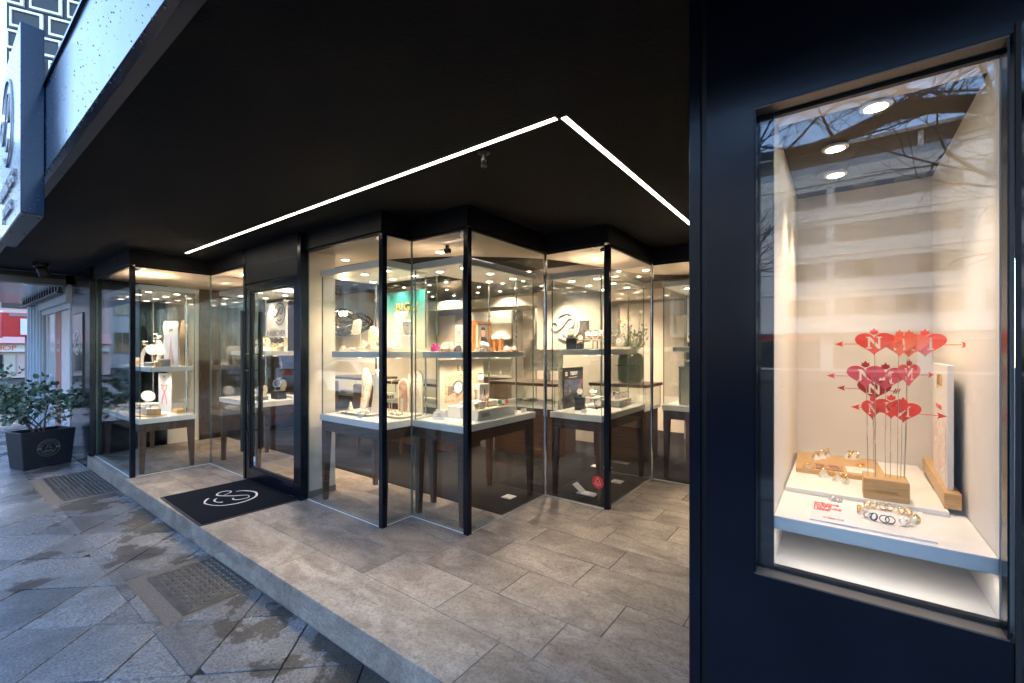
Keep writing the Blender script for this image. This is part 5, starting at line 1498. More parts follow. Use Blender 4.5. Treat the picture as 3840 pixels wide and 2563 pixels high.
bx('step_block', 'low white block at the back of the stepped stand', 'block', (3.18, 2.83, TZ), (.09, .32, .13), WHITE)
t = thing('pedestal', 'white four-legged pedestal with a gold watch on top', 'pedestal', (3.18, 2.735, TZ + .1452), 0)
MB().box(-.07, .07, -.045, .045, .10, .155).build('top', WHITE, t, bevel=.002)
for sx in (-1, 1):
    for sy in (-1, 1): MB().box(sx * .055 - .014, sx * .055 + .014, sy * .032 - .012, sy * .032 + .012, 0, .0998).build('leg', WHITE, t)
watch('gold watch on top of the white pedestal', (3.17, 2.73, TZ + .3004), 1.7, R(-50), ROSE)
bt = thing('boat_stand', 'white boat-shaped EBEL stand along the front of the table', 'watch stand', (3.17, 2.56, TZ), 0)
b = MB()
b.rings([[(x, y, z) for y, z in ((-.045 * q, .0), (.045 * q, 0), (.055 * q, h), (-.06 * q, h))] for x, q, h in ((-.29, 1, .085), (-.05, 1.0, .08), (.15, .9, .075), (.26, .6, .07), (.30, .2, .07))])
b.build('hull', WHITE, bt, 30)
MB().box(-.28, .22, -.048, .045, .0858, .0895).build('deck', CREAMT, bt)
text('lettering', 'EBEL', .05, ROSE, bt, (-.19, -.0565, .045), FY, .002, space=1.2)
for i, (x, y, z, r_, m, d, l) in enumerate([
    (2.93, 2.57, .0897, -40, SILVER, OAK, 'left watch with an orange dial on the boat stand'), (2.995, 2.565, .0897, -40, SILVER, None, 'second watch with a white dial on the boat stand'),
    (3.25, 2.565, .0897, -40, SILVER, 'g', 'green-dialled watch on the boat stand'), (3.305, 2.565, .0897, -40, ROSE, None, 'gold watch between the green and red dials'), (3.36, 2.565, .0897, -40, SILVER, RED4, 'red-dialled watch at the end of the boat stand'),
    (3.10, 2.64, .1452, -40, SILVER, None, 'left of the two watches on the middle white block'), (3.155, 2.635, .1452, -40, ROSE, None, 'right of the two watches on the middle white block')]):
    dm = MATS.get('dial_green') or plain('dial_green', (.03, .3, .18), .4)
    watch(l, (x, y, TZ + z), 1.05, R(r_), m, dm if d == 'g' else d)
t = thing('cross_stand', 'rose gold cross-shaped watch hanger on the boat stand', 'stand', (3.055, 2.565, TZ + .0897), R(-40))
b = MB()
for s in (-1, 1): b.tube(catmull([(s * .022, 0, 0), (s * .006, 0, .045), (-s * .006, 0, .055), (-s * .024, 0, .11)], 5), .007, 6, flat=.5)
b.build('cross', ROSE, t, 50); MB().box(-.03, .03, -.004, .004, .05, .056).build('bar', ROSE, t)
t = card('info_card', 'small white card on a wire stand at the front of the table', 'card', (2.715, 2.83, TZ), .13, .075, .004, SIGNW, R(-78), 22)
text('lettering', 'EBEL', .022, ROSE, t, (0, .018, .052), (R(68), 0, 0), .0005)
text('lettering', 'SWISS WATCH', .011, SLATEG, t, (0, .009, .03), (R(68), 0, 0), .0005)
# --- its shelf
t = bx('gift_box', 'magenta gift box with a ribbon bow', 'gift box', (2.78, yat(999, 2.78), SZ), (.06, .06, .045), plain('magenta', (.4, .02, .2), .5))
MB().box(-.007, .007, -.0305, .0305, 0, .0462).build('ribbon', MATS['magenta'], t)
for s in (-1, 1):
    MB().tube(catmull([(0, 0, .046), (s * .02, 0, .066), (s * .034, 0, .058), (s * .018, 0, .048), (0, 0, .046)], 4), .006, 5).build('bow', MATS['magenta'], t, 50)
t = card('info_card', 'low white card standing behind the magenta box', 'card', (2.92, yat(1026, 2.92), SZ), .15, .085, .003, SIGNW)
text('lettering', 'NEUE KOLLEKTION', .011, SLATEG, t, (0, -.001, .06), FY, .0005)
t = card('info_card', 'tall white card beside the corner post on the shelf', 'card', (2.90, yat(1054, 2.9), SZ), .11, .24, .004, SIGNW)
text('lettering', 'A', .03, SLATEG, t, (0, -.001, .17), FY, .0005); text('lettering', 'SCHMUCK', .013, SLATEG, t, (0, -.001, .08), FY, .0005)
for i, px in enumerate((1014, 1030)):
    bx('cork_pad', ['left cork pad with a gold ring on the shelf', 'right cork pad with a gold ring on the shelf'][i], 'pad', (2.74, yat(px, 2.74), SZ), (.06, .06, .022), CORK)
    nugget(['gold ring standing on the left cork pad', 'gold ring standing on the right cork pad'][i], (2.74, yat(px, 2.74), SZ + .0222), WHITE, GOLD, .9)
nugget('gold ring on a brown felt mound beside the corner post', (2.72, yat(1050, 2.72), SZ), plain('felt_brown', (.16, .11, .09), .9), GOLD, 1.6)
t = thing('picture_frame', 'wooden picture frame with a photo of a person in black', 'picture', (3.35, 2.86, SZ), 0)
b = MB(); b.box(-.135, -.10, 0, .03, 0, .30).box(.115, .135, 0, .03, 0, .30).box(-.0998, .1148, 0, .03, .285, .30).box(-.0998, .1148, 0, .03, 0, .02); b.build('frame', CHERRY, t)
MB().box(-.0998, .1148, .02, .028, .021, .2848).build('mount', CREAMT, t)
MB().box(-.045, .11, .017, .0198, .03, .275).build('photo', plain('photo_grey', (.2, .2, .21), .5, var=.2, vscale=12), t)
b = MB(); b.M = Matrix.Translation((.035, .0165, .03)) @ Matrix.Rotation(R(90), 4, 'X'); b.prism([(-.065, 0), (-.07, .09), (-.03, .115), (.0, .125), (.035, .11), (.06, .08), (.065, 0)], 0, .0004); b.build('printed_shirt', INK, t)
b = MB(); b.M = Matrix.Translation((.03, .0160, .185)) @ Matrix.Rotation(R(90), 4, 'X'); b.prism([(.03 * math.cos(a * R(24)), .042 * math.sin(a * R(24))) for a in range(15)], 0, .0004); b.build('printed_face', MATS['skin_print'], t)
b = MB(); b.M = Matrix.Translation((.03, .0156, .205)) @ Matrix.Rotation(R(90), 4, 'X'); b.prism([(.033 * math.cos(a * R(18)), .008 + .03 * math.sin(a * R(18))) for a in range(11)], 0, .0003); b.build('printed_hair', BARK, t)
b = MB(); b.M = Matrix.Translation((-.02, .0154, .04)) @ Matrix.Rotation(R(90), 4, 'X'); b.prism([(-.025, 0), (-.015, .08), (.0, .11), (.012, .1), (.004, .05), (.01, 0)], 0, .0003); b.build('printed_hand', MATS['skin_print'], t)
t = thing('jewel_box', 'open wooden box with a pale blue cushion', 'box', (3.14, 2.66, SZ), R(-25))
o = MB().box(-.075, .075, -.05, .05, 0, .035).build('box', CHERRY, t, bevel=.002)
o = MB().prism(rrect(.085, .075, .015, 4), 0, .03).build('cushion', plain('cushion_blue', (.22, .34, .45), .8), t, 50, bevel=.01); o.location = (0, .0, .05); o.rotation_euler = (R(38), R(15), 0)
bx('wood_block', 'left of the two upright wooden blocks by the picture frame', 'block', (3.50, yat(1136, 3.5), SZ), (.035, .05, .13), CHERRY)
bx('wood_block', 'right of the two upright wooden blocks by the picture frame', 'block', (3.52, yat(1149, 3.52), SZ), (.035, .05, .13), CHERRY)
for i, px in enumerate((1092, 1100, 1106, 1114, 1120)):
    nugget('%s little gold and white piece right of the corner post' % ('first', 'second', 'third', 'fourth', 'fifth')[i], (2.88 + .02 * i, yat(px, 2.88 + .02 * i), SZ), WHITE, GOLD, .75 + .1 * (i % 3))
bx('wood_tray', 'flat wooden tray with white pieces at the right end of the shelf', 'tray', (3.42, 2.58, SZ), (.10, .16, .012), CHERRY, 0)
for i in range(4):
    nugget(['nearest white piece on the wooden tray', 'second white piece on the wooden tray', 'third white piece on the wooden tray', 'farthest white piece on the wooden tray'][i], (3.37 + .035 * i, 2.58 + .02 * ((i * 2) % 3 - 1), SZ + .0122 if False else SZ + .0124), WHITE, GOLD, 1.0 + .25 * (i % 2))
# --- watch case in the back corner: table
t = bx('watch_block', 'pair of black blocks under the watch at the front left', 'block', (4.05, 2.14, TZ), (.10, .07, .13), BLACKP, R(-75))
watch('large steel and gold watch on the black blocks', (4.045, 2.14, TZ + .1304), 1.75, R(-65), GOLD, strap=SILVER)
t = thing('advertising_poster', 'black TISSOT panel with a framed watch photo', 'poster', (4.19, 2.30, TZ), 0)
MB().box(-.235, .235, 0, .02, 0, .43).build('panel', plain('panel_black', (.02, .022, .026), .3), t, bevel=.003)
MB().box(-.26, -.2355, -.01, .03, 0, .44).build('post', STEEL, t)
text('lettering', 'TISSOT', .052, SIGNW, t, (.02, -.002, .365), FY, .001, bold=.0012)
MB().box(-.16, -.125, -.002, -.0003, .345, .385).build('logo_plate', SIGNW, t); MB().box(-.148, -.137, -.003, -.0021, .35, .38).box(-.155, -.13, -.003, -.0021, .36, .37).build('logo_cross', RED, t)
text('lettering', 'SWISS WATCHES SINCE 1853', .013, SIGNW, t, (.0, -.002, .325), FY, .0005)
MB().box(-.19, .215, -.003, -.0003, .155, .305).build('photo', mat_print('night_photo', [(.3, (.015, .025, .05)), (.55, (.06, .09, .14)), (.7, (.25, .15, .12))], 6, 8, 2, stretch=(1, 1, 3)), t)
b = MB(); e = .006
b.box(-.196, .221, -.005, -.0002, .149, .155).box(-.196, .221, -.005, -.0002, .305, .311).box(-.196, -.19, -.005, -.0002, .155, .305).box(.215, .221, -.005, -.0002, .155, .305); b.build('photo_frame', ROSE, t)
b = MB(); b.hexa([(.14, -.004, .18), (.15, -.004, .18), (.15, -.0032, .18), (.14, -.0032, .18), (.185, -.004, .29), (.195, -.004, .29), (.195, -.0032, .29), (.185, -.0032, .29)]); b.build('printed_stripe', INKR, t)
b = MB(); b.M = Matrix.Translation((-.05, -.004, .205)) @ Matrix.Rotation(R(20), 4, 'Y'); b.box(-.035, .035, 0, .001, -.035, .035); b.build('printed_watch', SILVER, t)
t = thing('wire_riser', 'black wire riser with a white top under the watch group', 'riser', (4.36, 2.12, TZ), 0)
MB().box(-.12, .12, -.07, .07, .10, .112).build('top', WHITE, t)
b = MB()
for sx in (-1, 1):
    for sy in (-1, 1): b.box(sx * .115 - .003, sx * .115 + .003, sy * .065 - .003, sy * .065 + .003, 0, .0998)
    b.box(sx * .115 - .003, sx * .115 + .003, -.062, .062, 0, .006)
b.build('frame', BLACKM, t)
watch('big steel chronograph leaning on a stand, upper of the pair by the post', (4.30, 2.13, TZ + .1124), 1.75, R(-60))
watch('steel watch on a dark foot, lower of the pair by the post', (4.24, 2.02, TZ), 1.75, R(-60), stand='clip')
watch('steel watch at the back of the white riser', (4.40, 2.16, TZ + .1124), 1.5, R(-60), dial=INK)
t = thing('watch_tray', 'dark watch box with a white lid and a red ribbon', 'watch box', (4.64, 1.99, TZ), R(4))
MB().box(-.20, .20, -.10, .10, 0, .07).build('box', SLATEG, t, bevel=.002)
MB().box(-.205, .205, -.105, .105, .0702, .08).build('lid', SIGNW, t); MB().box(.02, .05, -.1062, -.1002, 0, .0801).build('ribbon', RED, t)
k = 0
for i in range(4):
    for j in range(2):
        watch('steel watch on the dark box, %s row, %s from the post' % (('front', 'back')[j], ('first', 'second', 'third', 'fourth')[i]), (4.50 + i * .09, 1.93 + j * .11, TZ + .0804), 1.15, R(-50), [SILVER, SILVER, ROSE, SILVER][(i + j) % 4], [None, INK, None, None][(i * 2 + j) % 4]); k += 1
for s in (-1, 1):
    pass
t = thing('crossed_easel', 'crossed dark wooden foot in front of the leaning watch', 'stand', (4.19, 1.965, TZ), R(-60))
b = MB()
for s in (-1, 1): b.tube(catmull([(-.06, 0, .012 - .008 * s), (0, s * .004, .03), (.06, 0, .012 + .008 * s)], 4), .006, 5)
b.build('cross', WALNUT, t)
# --- its shelf
Z5 = 1.4552
bx('watch_block', 'tall black block under the gold watch on the shelf', 'block', (4.02, yat(1311, 4.02), Z5), (.10, .07, .115), BLACKP, R(-70))
bx('watch_block', 'low black block with the second gold watch', 'block', (4.02, yat(1331, 4.02), Z5), (.07, .07, .06), BLACKP, R(-70))
watch('gold watch on the tall black block', (4.015, yat(1311, 4.015), Z5 + .1154), 1.9, R(-60), GOLD)
watch('gold watch on the low black block', (4.0, yat(1331, 4.0), Z5 + .0604), 1.6, R(-60), GOLD)
t = thing('wire_riser', 'black wire riser with a pale top on the upper shelf', 'riser', (4.32, 2.10, Z5), 0)
MB().box(-.17, .17, -.06, .06, .095, .107).build('top', CREAMT, t)
b = MB()
for sx in (-1, 1):
    for sy in (-1, 1): b.box(sx * .165 - .003, sx * .165 + .003, sy * .055 - .003, sy * .055 + .003, 0, .0948)
    b.box(sx * .165 - .003, sx * .165 + .003, -.052, .052, 0, .006)
b.build('frame', BLACKM, t)
for i, px in enumerate((1341, 1352, 1366, 1378)):
    X = 4.22 + .05 * i
    watch('silver watch in the row on the upper riser, %s from the left' % ('first', 'second', 'third', 'fourth')[i], (X, min(2.14, max(2.06, yat(px, X))), Z5 + .1074), 1.75 - .1 * (i % 2), R(-60), [SILVER, SILVER, SILVER, ROSE][i])
bx('watch_plate', 'low pale plate on the shelf right of the post', 'plate', (4.62, 1.93, Z5), (.12, .26, .03), CREAMT, 0)
watch('large white-dialled watch on the pale plate right of the post', (4.55, 1.93, Z5 + .0304), 1.8, R(-60))
watch('smaller silver watch behind the large one on the pale plate', (4.68, 1.95, Z5 + .0304), 1.5, R(-60))
# --- farthest case
t = card('advertising_poster', 'framed white poster panel on the farthest table', 'poster', (5.12, 1.30, TZ), .28, .42, .03, CREAMT, S, 0, None, STEEL, mat_print('soft_photo', [(.3, (.5, .45, .4)), (.6, (.7, .64, .58))], 4, 3, 1), .75, (.35, .88))
bx('watch_block', 'black block beside the framed panel on the farthest table', 'block', (5.10, 1.18, TZ), (.1, .08, .10), BLACKP)
watch('dark watch on the farthest table beside the pillar edge', (5.09, 1.18, TZ + .1004), 1.6, R(-60), STEEL, INK)
bx('watch_block', 'small black block on the farthest shelf', 'block', (5.15, 1.33, 1.4852), (.06, .06, .05), BLACKP)
watch('watch on the farthest shelf above the framed panel', (5.145, 1.33, 1.5356), 1.6, R(-60), STEEL, INK)
# --- corner bay: shelf
Z1 = 1.2432; T1 = 0.6402
t = thing('faceted_bust', 'white faceted paper bust on the corner bay shelf', 'bust', (1.97, 7.12, Z1), S)
b = MB()
b.rings([[(x * q, y * q, z) for x, y in ((-.12, -.03), (0, -.07), (.12, -.03), (.13, .05), (0, .08), (-.13, .05))] for z, q in ((.0, .55), (.12, .62), (.26, 1.05), (.38, .92), (.50, 1.15), (.585, .95))])
b.build('torso', WHITE, t)
t = thing('faceted_bust', 'brown faceted bust mirrored behind the white card', 'bust', (2.02, 6.78, Z1), S)
b = MB()
b.rings([[(x * q, y * q, z) for x, y in ((-.11, -.02), (0, -.05), (.11, -.02), (.11, .02), (0, .03), (-.11, .02))] for z, q in ((.0, .5), (.12, .7), (.28, 1.0), (.42, .9), (.52, .6), (.585, .45))])
b.build('torso', plain('kraft', (.3, .22, .15), .8), t)
t = card('poster_card', 'tall white card with a drawn tower on the corner bay shelf', 'card', (1.88, 6.76, Z1), .24, .50, .012, SIGNW, R(-70))
MB().box(-.11, .11, -.0015, -.0004, .02, .40).build('picture', mat_print('pale_sky', [(.3, (.5, .5, .62)), (.6, (.72, .7, .75))], 3, 3, 1), t)
b = MB(); b.M = Matrix.Rotation(R(90), 4, 'X'); b.prism([(-.06, .03), (-.028, .16), (-.012, .28), (0, .38), (.012, .28), (.028, .16), (.06, .03), (.03, .03), (0, .1), (-.03, .03)], .0017, .0026); b.build('printed_tower', plain('tower_pink', (.55, .35, .33), .6), t)
text('lettering', 'JEM', .04, GOLD, t, (0, -.002, .45), FY, .0015)
t = thing('paper_arch', 'curved white paper strap arching over the shelf', 'display strap', (1.86, 7.45, Z1), R(-60))
b = MB(); rs = []
for p in catmull([(-.16, 0, 0), (-.15, 0, .12), (-.09, 0, .23), (.02, 0, .28), (.14, 0, .27), (.2, 0, .25)], 5):
    rs.append([(p[0], -.03, p[2]), (p[0], .03, p[2]), (p[0] + .003, .03, p[2] + .003), (p[0] + .003, -.03, p[2] + .003)])
b.rings(rs); b.build('strap', SIGNW, t, 60)
for i, (x, y, l) in enumerate([(1.75, 7.0, 'tilted white disc stand in front of the faceted bust'), (1.76, 6.78, 'tilted white disc stand in front of the tower card')]):
    t = thing('disc_stand', l, 'stand', (x, y, Z1 + (.0 if i == 0 else .0)), R(-60))
    b = MB(); b.M = Matrix.Translation((0, 0, .20 - .0 * i)) @ Matrix.Rotation(R(60), 4, 'Y') @ Matrix.Rotation(R(20), 4, 'X'); b.lathe([(.07, 0), (.07, .006)], 24); b.build('disc', SIGNW, t, 30)
    MB().lathe([(.03, 0), (.03, .005), (.004, .008), (.004, .195)], 12).build('post', SIGNW, t, 40)
bx('slate_block', 'low grey block at the front edge of the corner bay shelf', 'block', (1.72, 6.90, Z1), (.24, .10, .045), SLATEG, lip=SIGNW)
bx('slate_block', 'taller grey block beside the tower card', 'block', (1.80, 6.72, Z1), (.10, .10, .09), SLATEG, lip=SIGNW)
bx('wood_block', 'small wooden cube at the front corner of the bay shelf', 'block', (1.72, 6.66, Z1), (.07, .06, .055), OAK)
bx('white_pad', 'white pad under the paper arch', 'pad', (1.73, 7.18, Z1), (.22, .10, .03), SIGNW)
bx('ring_case', 'rounded cream ring case at the left of the bay shelf', 'ring case', (1.75, 7.72, Z1), (.14, .10, .10), CREAMT, bevel=.03)
bx('wood_block', 'wooden cube beside the rounded ring case', 'block', (1.70, 7.52, Z1), (.10, .07, .06), OAK)
t = thing('paper_flowers', 'spray of white paper flowers on the corner bay shelf', 'paper flowers', (1.92, 7.52, Z1), 0)
MB().lathe([(.02, 0), (.02, .05), (.012, .06)], 10).build('pot', SIGNW, t, 30)
rn2 = random.Random(9); b = MB(); b2 = MB()
for k in range(16):
    q = Vector((rn2.gauss(0, .05), rn2.gauss(0, .07), rn2.uniform(.16, .42)))
    b2.tube([(0, 0, .05), tuple(q * .5 + Vector((0, 0, .02))), tuple(q)], .0018, 4)
    for a in range(6):
        d = Vector((math.cos(a * 1.05), math.sin(a * 1.05), .3 + rn2.gauss(0, .3))).normalized(); s_ = d.orthogonal().normalized() * .011
        b._add([tuple(q), tuple(q + d * .02 + s_), tuple(q + d * .034), tuple(q + d * .02 - s_)], [(0, 1, 2, 3)])
b2.build('stems', STEM, t); b.build('petals', SIGNW, t)
# --- corner bay: table
t = card('poster_card', 'tall white card with a red ribbon drawing on the low table', 'card', (1.90, 7.08, T1), .30, .50, .015, SIGNW, R(-80))
b = MB()
for s in (-1, 1):
    b.tube(catmull([(s * .07, -.003, .36), (s * .05, -.003, .30), (s * .005, -.003, .26), (-s * .045, -.003, .17), (-s * .06, -.003, .1)], 5), .004, 4)
b.tube([(-.07, -.003, .355), (0, -.003, .335), (.07, -.003, .355)], .004, 4); b.build('ribbon_drawing', INKR, t)
text('lettering', 'JEM', .035, GOLD, t, (0, -.002, .46), FY, .001)
bx('oak_board', 'flat oak board at the front of the low table', 'board', (1.66, 6.78, T1), (.34, .18, .014), OAK, R(-62))
bx('jewel_case', 'wooden box with a white lid on the oak board', 'box', (1.70, 6.73, T1 + .0142), (.12, .08, .075), OAK, R(-62), lip=SIGNW)
bx('jewel_case', 'white folded card box beside the wooden box', 'box', (1.68, 6.88, T1 + .0142), (.09, .07, .07), SIGNW, R(-50))
for i, (x, y, r_, z, l) in enumerate([(1.80, 7.32, .13, .09, 'round white plate on a foot in the middle of the low table'), (1.72, 7.75, .14, .06, 'round white plate at the left of the low table')]):
    t = thing('plate_stand', l, 'plate', (x, y, T1), 0)
    MB().lathe([(.05, 0), (.02, .01), (.012, z - .01), (.05, z - .002), (r_, z), (r_, z + .01), (.01, z + .008)], 28).build('plate', SIGNW, t, 30)
    nugget(['silver ring on the middle white plate', 'silver ring on the left white plate'][i], (x - .03, y, T1 + z + .0105), SIGNW, SILVER, 1.2)
t = thing('disc_stand', 'tilted white disc on a post at the low table', 'stand', (1.74, 7.12, T1), R(-60))
b = MB(); b.M = Matrix.Translation((0, 0, .215)) @ Matrix.Rotation(R(62), 4, 'Y') @ Matrix.Rotation(R(20), 4, 'X'); b.lathe([(.075, 0), (.075, .006)], 24); b.build('disc', SIGNW, t, 30)
MB().lathe([(.03, 0), (.03, .005), (.004, .008), (.004, .21)], 12).build('post', SIGNW, t, 40)
bx('oak_board', 'oak wedge behind the ribbon card on the low table', 'board', (1.98, 6.82, T1), (.2, .1, .05), OAK)
# --- case left of the door
bx('slate_block', 'grey double block on the table left of the door', 'block', (2.50, 5.80, TZ), (.30, .12, .05), SLATEG, lip=SIGNW)
watch('upright steel watch on the grey block left of the door', (2.50, 5.74, TZ + .0532), 2.2, R(-60))
watch('lying steel watch on the grey block left of the door', (2.50, 5.88, TZ + .0532), 1.6, R(-60), tilt=60)
bx('watch_block', 'white step block on the shelf left of the door', 'block', (2.56, 5.84, SZ), (.22, .12, .05), SIGNW)
watch('gold watch on the white step of the shelf left of the door', (2.55, 5.78, SZ + .0504), 2.3, R(-60), GOLD)
watch('steel watch on the white step of the shelf left of the door', (2.55, 5.90, SZ + .0504), 1.9, R(-60))
bx('watch_block', 'flat white block low on the shelf left of the door', 'block', (2.60, 6.08, SZ), (.2, .14, .03), SIGNW)
bx('watch_plate', 'low cream plate under the dark watches before the white panel', 'plate', (2.76, 5.92, SZ), (.30, .10, .06), CREAMT)
for i, px in enumerate((622, 634, 645)):
    watch('dark watch in the row before the white panel, %s from the handle' % ('first', 'second', 'third')[i], (2.75, yat(px, 2.75), SZ + .0604), 2.0, R(-60), STEEL, INK)
bx('watch_block', 'black block with a large watch seen through the door', 'block', (2.70, 5.69, TZ), (.16, .12, .10), BLACKP)
watch('large black chronograph on the block seen through the door', (2.69, 5.69, TZ + .1004), 2.8, R(-60), STEEL, INK, strap=BLACKP)
bx('slate_block', 'long low plate behind the black chronograph', 'plate', (2.86, 5.72, TZ), (.3, .1, .03), SIGNW)
t = card('name_card', 'small white NOMOS card standing before the white panel', 'card', (2.82, 6.10, SZ), .20, .30, .004, ACRY)
text('lettering', 'NOMOS', .06, SLATEG, t, (0, -.001, .23), FY, .0006); text('lettering', 'GLASHÜTTE', .028, SLATEG, t, (0, -.001, .17), FY, .0006)
# more small pieces filling the bust case and the boat case
for i, (x, y, z, l) in enumerate([(2.44, 3.80, TZ + .019, 'left'), (2.45, 3.62, TZ + .019, 'middle'), (2.46, 3.52, TZ + .019, 'right')]):
    nugget('%s tiny gold ring on the front rim of the large tray' % l, (x, y, z), CREAMT, GOLD, .7)
tray('oblong cream dish on the plinth under the earring pad', (2.58, 3.72, PZ2), .22, .12, h=.016, name='oblong_dish')
t = thing('bangle_stand', 'white bangle pillar with gold bangles beside the oblong dish', 'bangle stand', (2.70, 3.72, PZ2), S)
MB().lathe([(.03, 0), (.03, .008), (.02, .012), (.02, .14), (.008, .145)], 16).build('pillar', CREAMT, t, 40)
for k in range(4):
    MB().tube([(.026 * math.cos(a * R(20)), .026 * math.sin(a * R(20)), .03 + k * .022) for a in range(18)], .003, 5, closed=True).build('bangle', [GOLD, ROSE, SILVER, GOLD][k], t, 50)
bust('small white necklace bust at the left end of the bust shelf', (2.78, 3.90, SZ), .26, chain=True)
bust('white necklace bust on the shelf of the corner bay', (1.98, 7.75, 1.2432), .34, chain=False)
card('price_card', 'tiny white price card at the front of the bust table', 'card', (2.37, 3.48, TZ), .06, .04, .002, SIGNW, S, 20)
card('price_card', 'tiny white price card at the front of the watch table', 'card', (3.86, 2.0, TZ), .06, .04, .002, SIGNW, S, 20)
card('price_card', 'tiny white price card at the right end of the boat table', 'card', (3.56, 2.50, TZ), .06, .04, .002, SIGNW, R(-30), 20)

# --- inside the shop: vase with flowers, monitor, poster
vs = thing('glass_vase', 'large green glass vase on the counter behind the watch case', 'vase', (5.74, 2.27, 1.0045), 0)
GVA = glass('green_glass', (.30, .40, .27), .05)
MB().lathe([(.10, 0), (.15, .02), (.17, .07), (.175, .2), (.17, .32), (.15, .38), (.12, .40), (.115, .40), (.145, .375), (.164, .32), (.169, .2), (.164, .08), (.14, .03), (.02, .018)], 32).build('body', GVA, vs, 50)
fl = thing('flower_arrangement', 'tulips and white blossom standing in the green vase', 'flowers', (5.74, 2.27, 1.03), 0)
rn3 = random.Random(4); sm = MB(); lv = MB(); wb = MB()
for k in range(46):
    tip = Vector((rn3.gauss(0, .13), rn3.gauss(0, .15), rn3.uniform(.48, .78)))
    sm.tube([(rn3.gauss(0, .02), rn3.gauss(0, .02), 0), (tip.x * .35, tip.y * .35, .38), tuple(tip)], .0025, 4)
    for q in range(7):
        p = Vector((tip.x * .5, tip.y * .5, .42)).lerp(tip, rn3.random()) + Vector((rn3.gauss(0, .02), rn3.gauss(0, .02), rn3.gauss(0, .02)))
        leaf(lv, p, Vector((rn3.gauss(0, 1), rn3.gauss(0, 1), rn3.gauss(.4, .6))), rn3.uniform(.02, .04))
    if k % 2:
        for q in range(5): leaf(wb, tip * rn3.uniform(.85, 1.0) + Vector((rn3.gauss(0, .02), rn3.gauss(0, .02), -.03)), Vector((rn3.gauss(0, 1), rn3.gauss(0, 1), rn3.gauss(.2, .6))), .022)
sm.build('stems', LEAF, fl); tag(lv.build('leaves', plain('leaf_fresh', (.09, .16, .045), .5, var=.3, vscale=30), fl), kind='stuff'); tag(wb.build('blossom', SIGNW, fl), kind='stuff')
for k, (dx, dy, z, m) in enumerate([(.0, .16, .80, RED4), (-.02, .02, .84, RED4), (.0, -.14, .90, CREAMT)]):
    MB().tube([(0, 0, 0), (dx * .6, dy * .6, .45), (dx, dy, z - .03)], .004, 5).build('tulip_stem', LEAF, fl)
    o = MB().lathe([(.004, -.03), (.024, -.015), (.03, .01), (.024, .035), (.01, .05)], 10).build('tulip', plain('tulip_peach', (.75, .38, .2), .6) if k == 0 else (MATS['tulip_peach'] if k == 1 else CREAMT), fl, 60); o.location = (dx, dy, z)
t = thing('monitor', 'grey computer monitor seen from behind on a counter', 'monitor', (5.25, 3.30, 1.0045), R(-80))
o = MB().prism(rrect(.5, .3, .012, 3), 0, .02).build('screen_back', STEEL, t, bevel=.003); o.location = (0, 0, .30); o.rotation_euler = (R(78), 0, 0)
MB().box(-.06, .06, -.05, .08, 0, .008).box(-.05, .05, .02, .03, .0082, .28).build('foot', STEEL, t)
t = card('wall_poster', 'dark wall poster beside the raised emblem', 'poster', (6.235, 3.25, 1.60), .22, .31, .01, plain('poster_dark', (.06, .065, .08), .4), S, 0, None, None, mat_print('poster_print', [(.3, (.03, .03, .05)), (.55, (.2, .15, .13)), (.7, (.5, .36, .3))], 5, 5, 2), .85, (.08, .92))
# ------------------------------------------------------------------ street showcase: paper hearts, rings
RZ_, HZ = 1.0002, 0.9852
hb = thing('heart_display', 'oak block with a bunch of red paper hearts on wire stems', 'heart display', (1.755, -.112, RZ_), 0)
MB().box(-.045, .045, -.053, .053, 0, .062).build('block', OAK, hb, bevel=.002)
text('lettering', 'NIESSING', .013, plain('burnt_oak', (.3, .17, .06), .7), hb, (-.0458, 0, .026), FX, .0004)
def heart_curve(s):
    pts = []
    for i in range(40):
        a = 2 * math.pi * i / 40
        x = 16 * math.sin(a) ** 3; y = 13 * math.cos(a) - 5 * math.cos(2 * a) - 2 * math.cos(3 * a) - math.cos(4 * a)
        pts.append((x / 17 * s * 1.1, (y + 2) / 17 * s * .9))
    return pts
NPOLY = [(-.44, -.42), (-.12, -.42), (-.12, -.34), (-.22, -.34), (-.22, .14), (.22, -.42), (.34, -.42), (.34, .34), (.44, .34), (.44, .42), (.12, .42), (.12, .34), (.22, .34), (.22, -.14), (-.22, .42), (-.44, .42), (-.44, .34), (-.34, .34), (-.34, -.34), (-.44, -.34)]
_hc = {}
def heart_mesh(s, flip, mat):
    key = (round(s, 4), flip, mat.name)
    if key in _hc: return _hc[key]
    cu = bpy.data.curves.new('heart', 'CURVE'); cu.dimensions = '2D'; cu.fill_mode = 'BOTH'; cu.extrude = .0005
    f = -1 if flip else 1
    for pts in (heart_curve(s), [(x * s * .95 * f, y * s * .95 + s * .08) for x, y in NPOLY]):
        sp = cu.splines.new('POLY'); sp.points.add(len(pts) - 1); sp.use_cyclic_u = True
        for p, (x, y) in zip(sp.points, pts): p.co = (x, y, 0, 1)
    me = curve_mesh(cu); me.materials.append(mat); _hc[key] = me
    return me
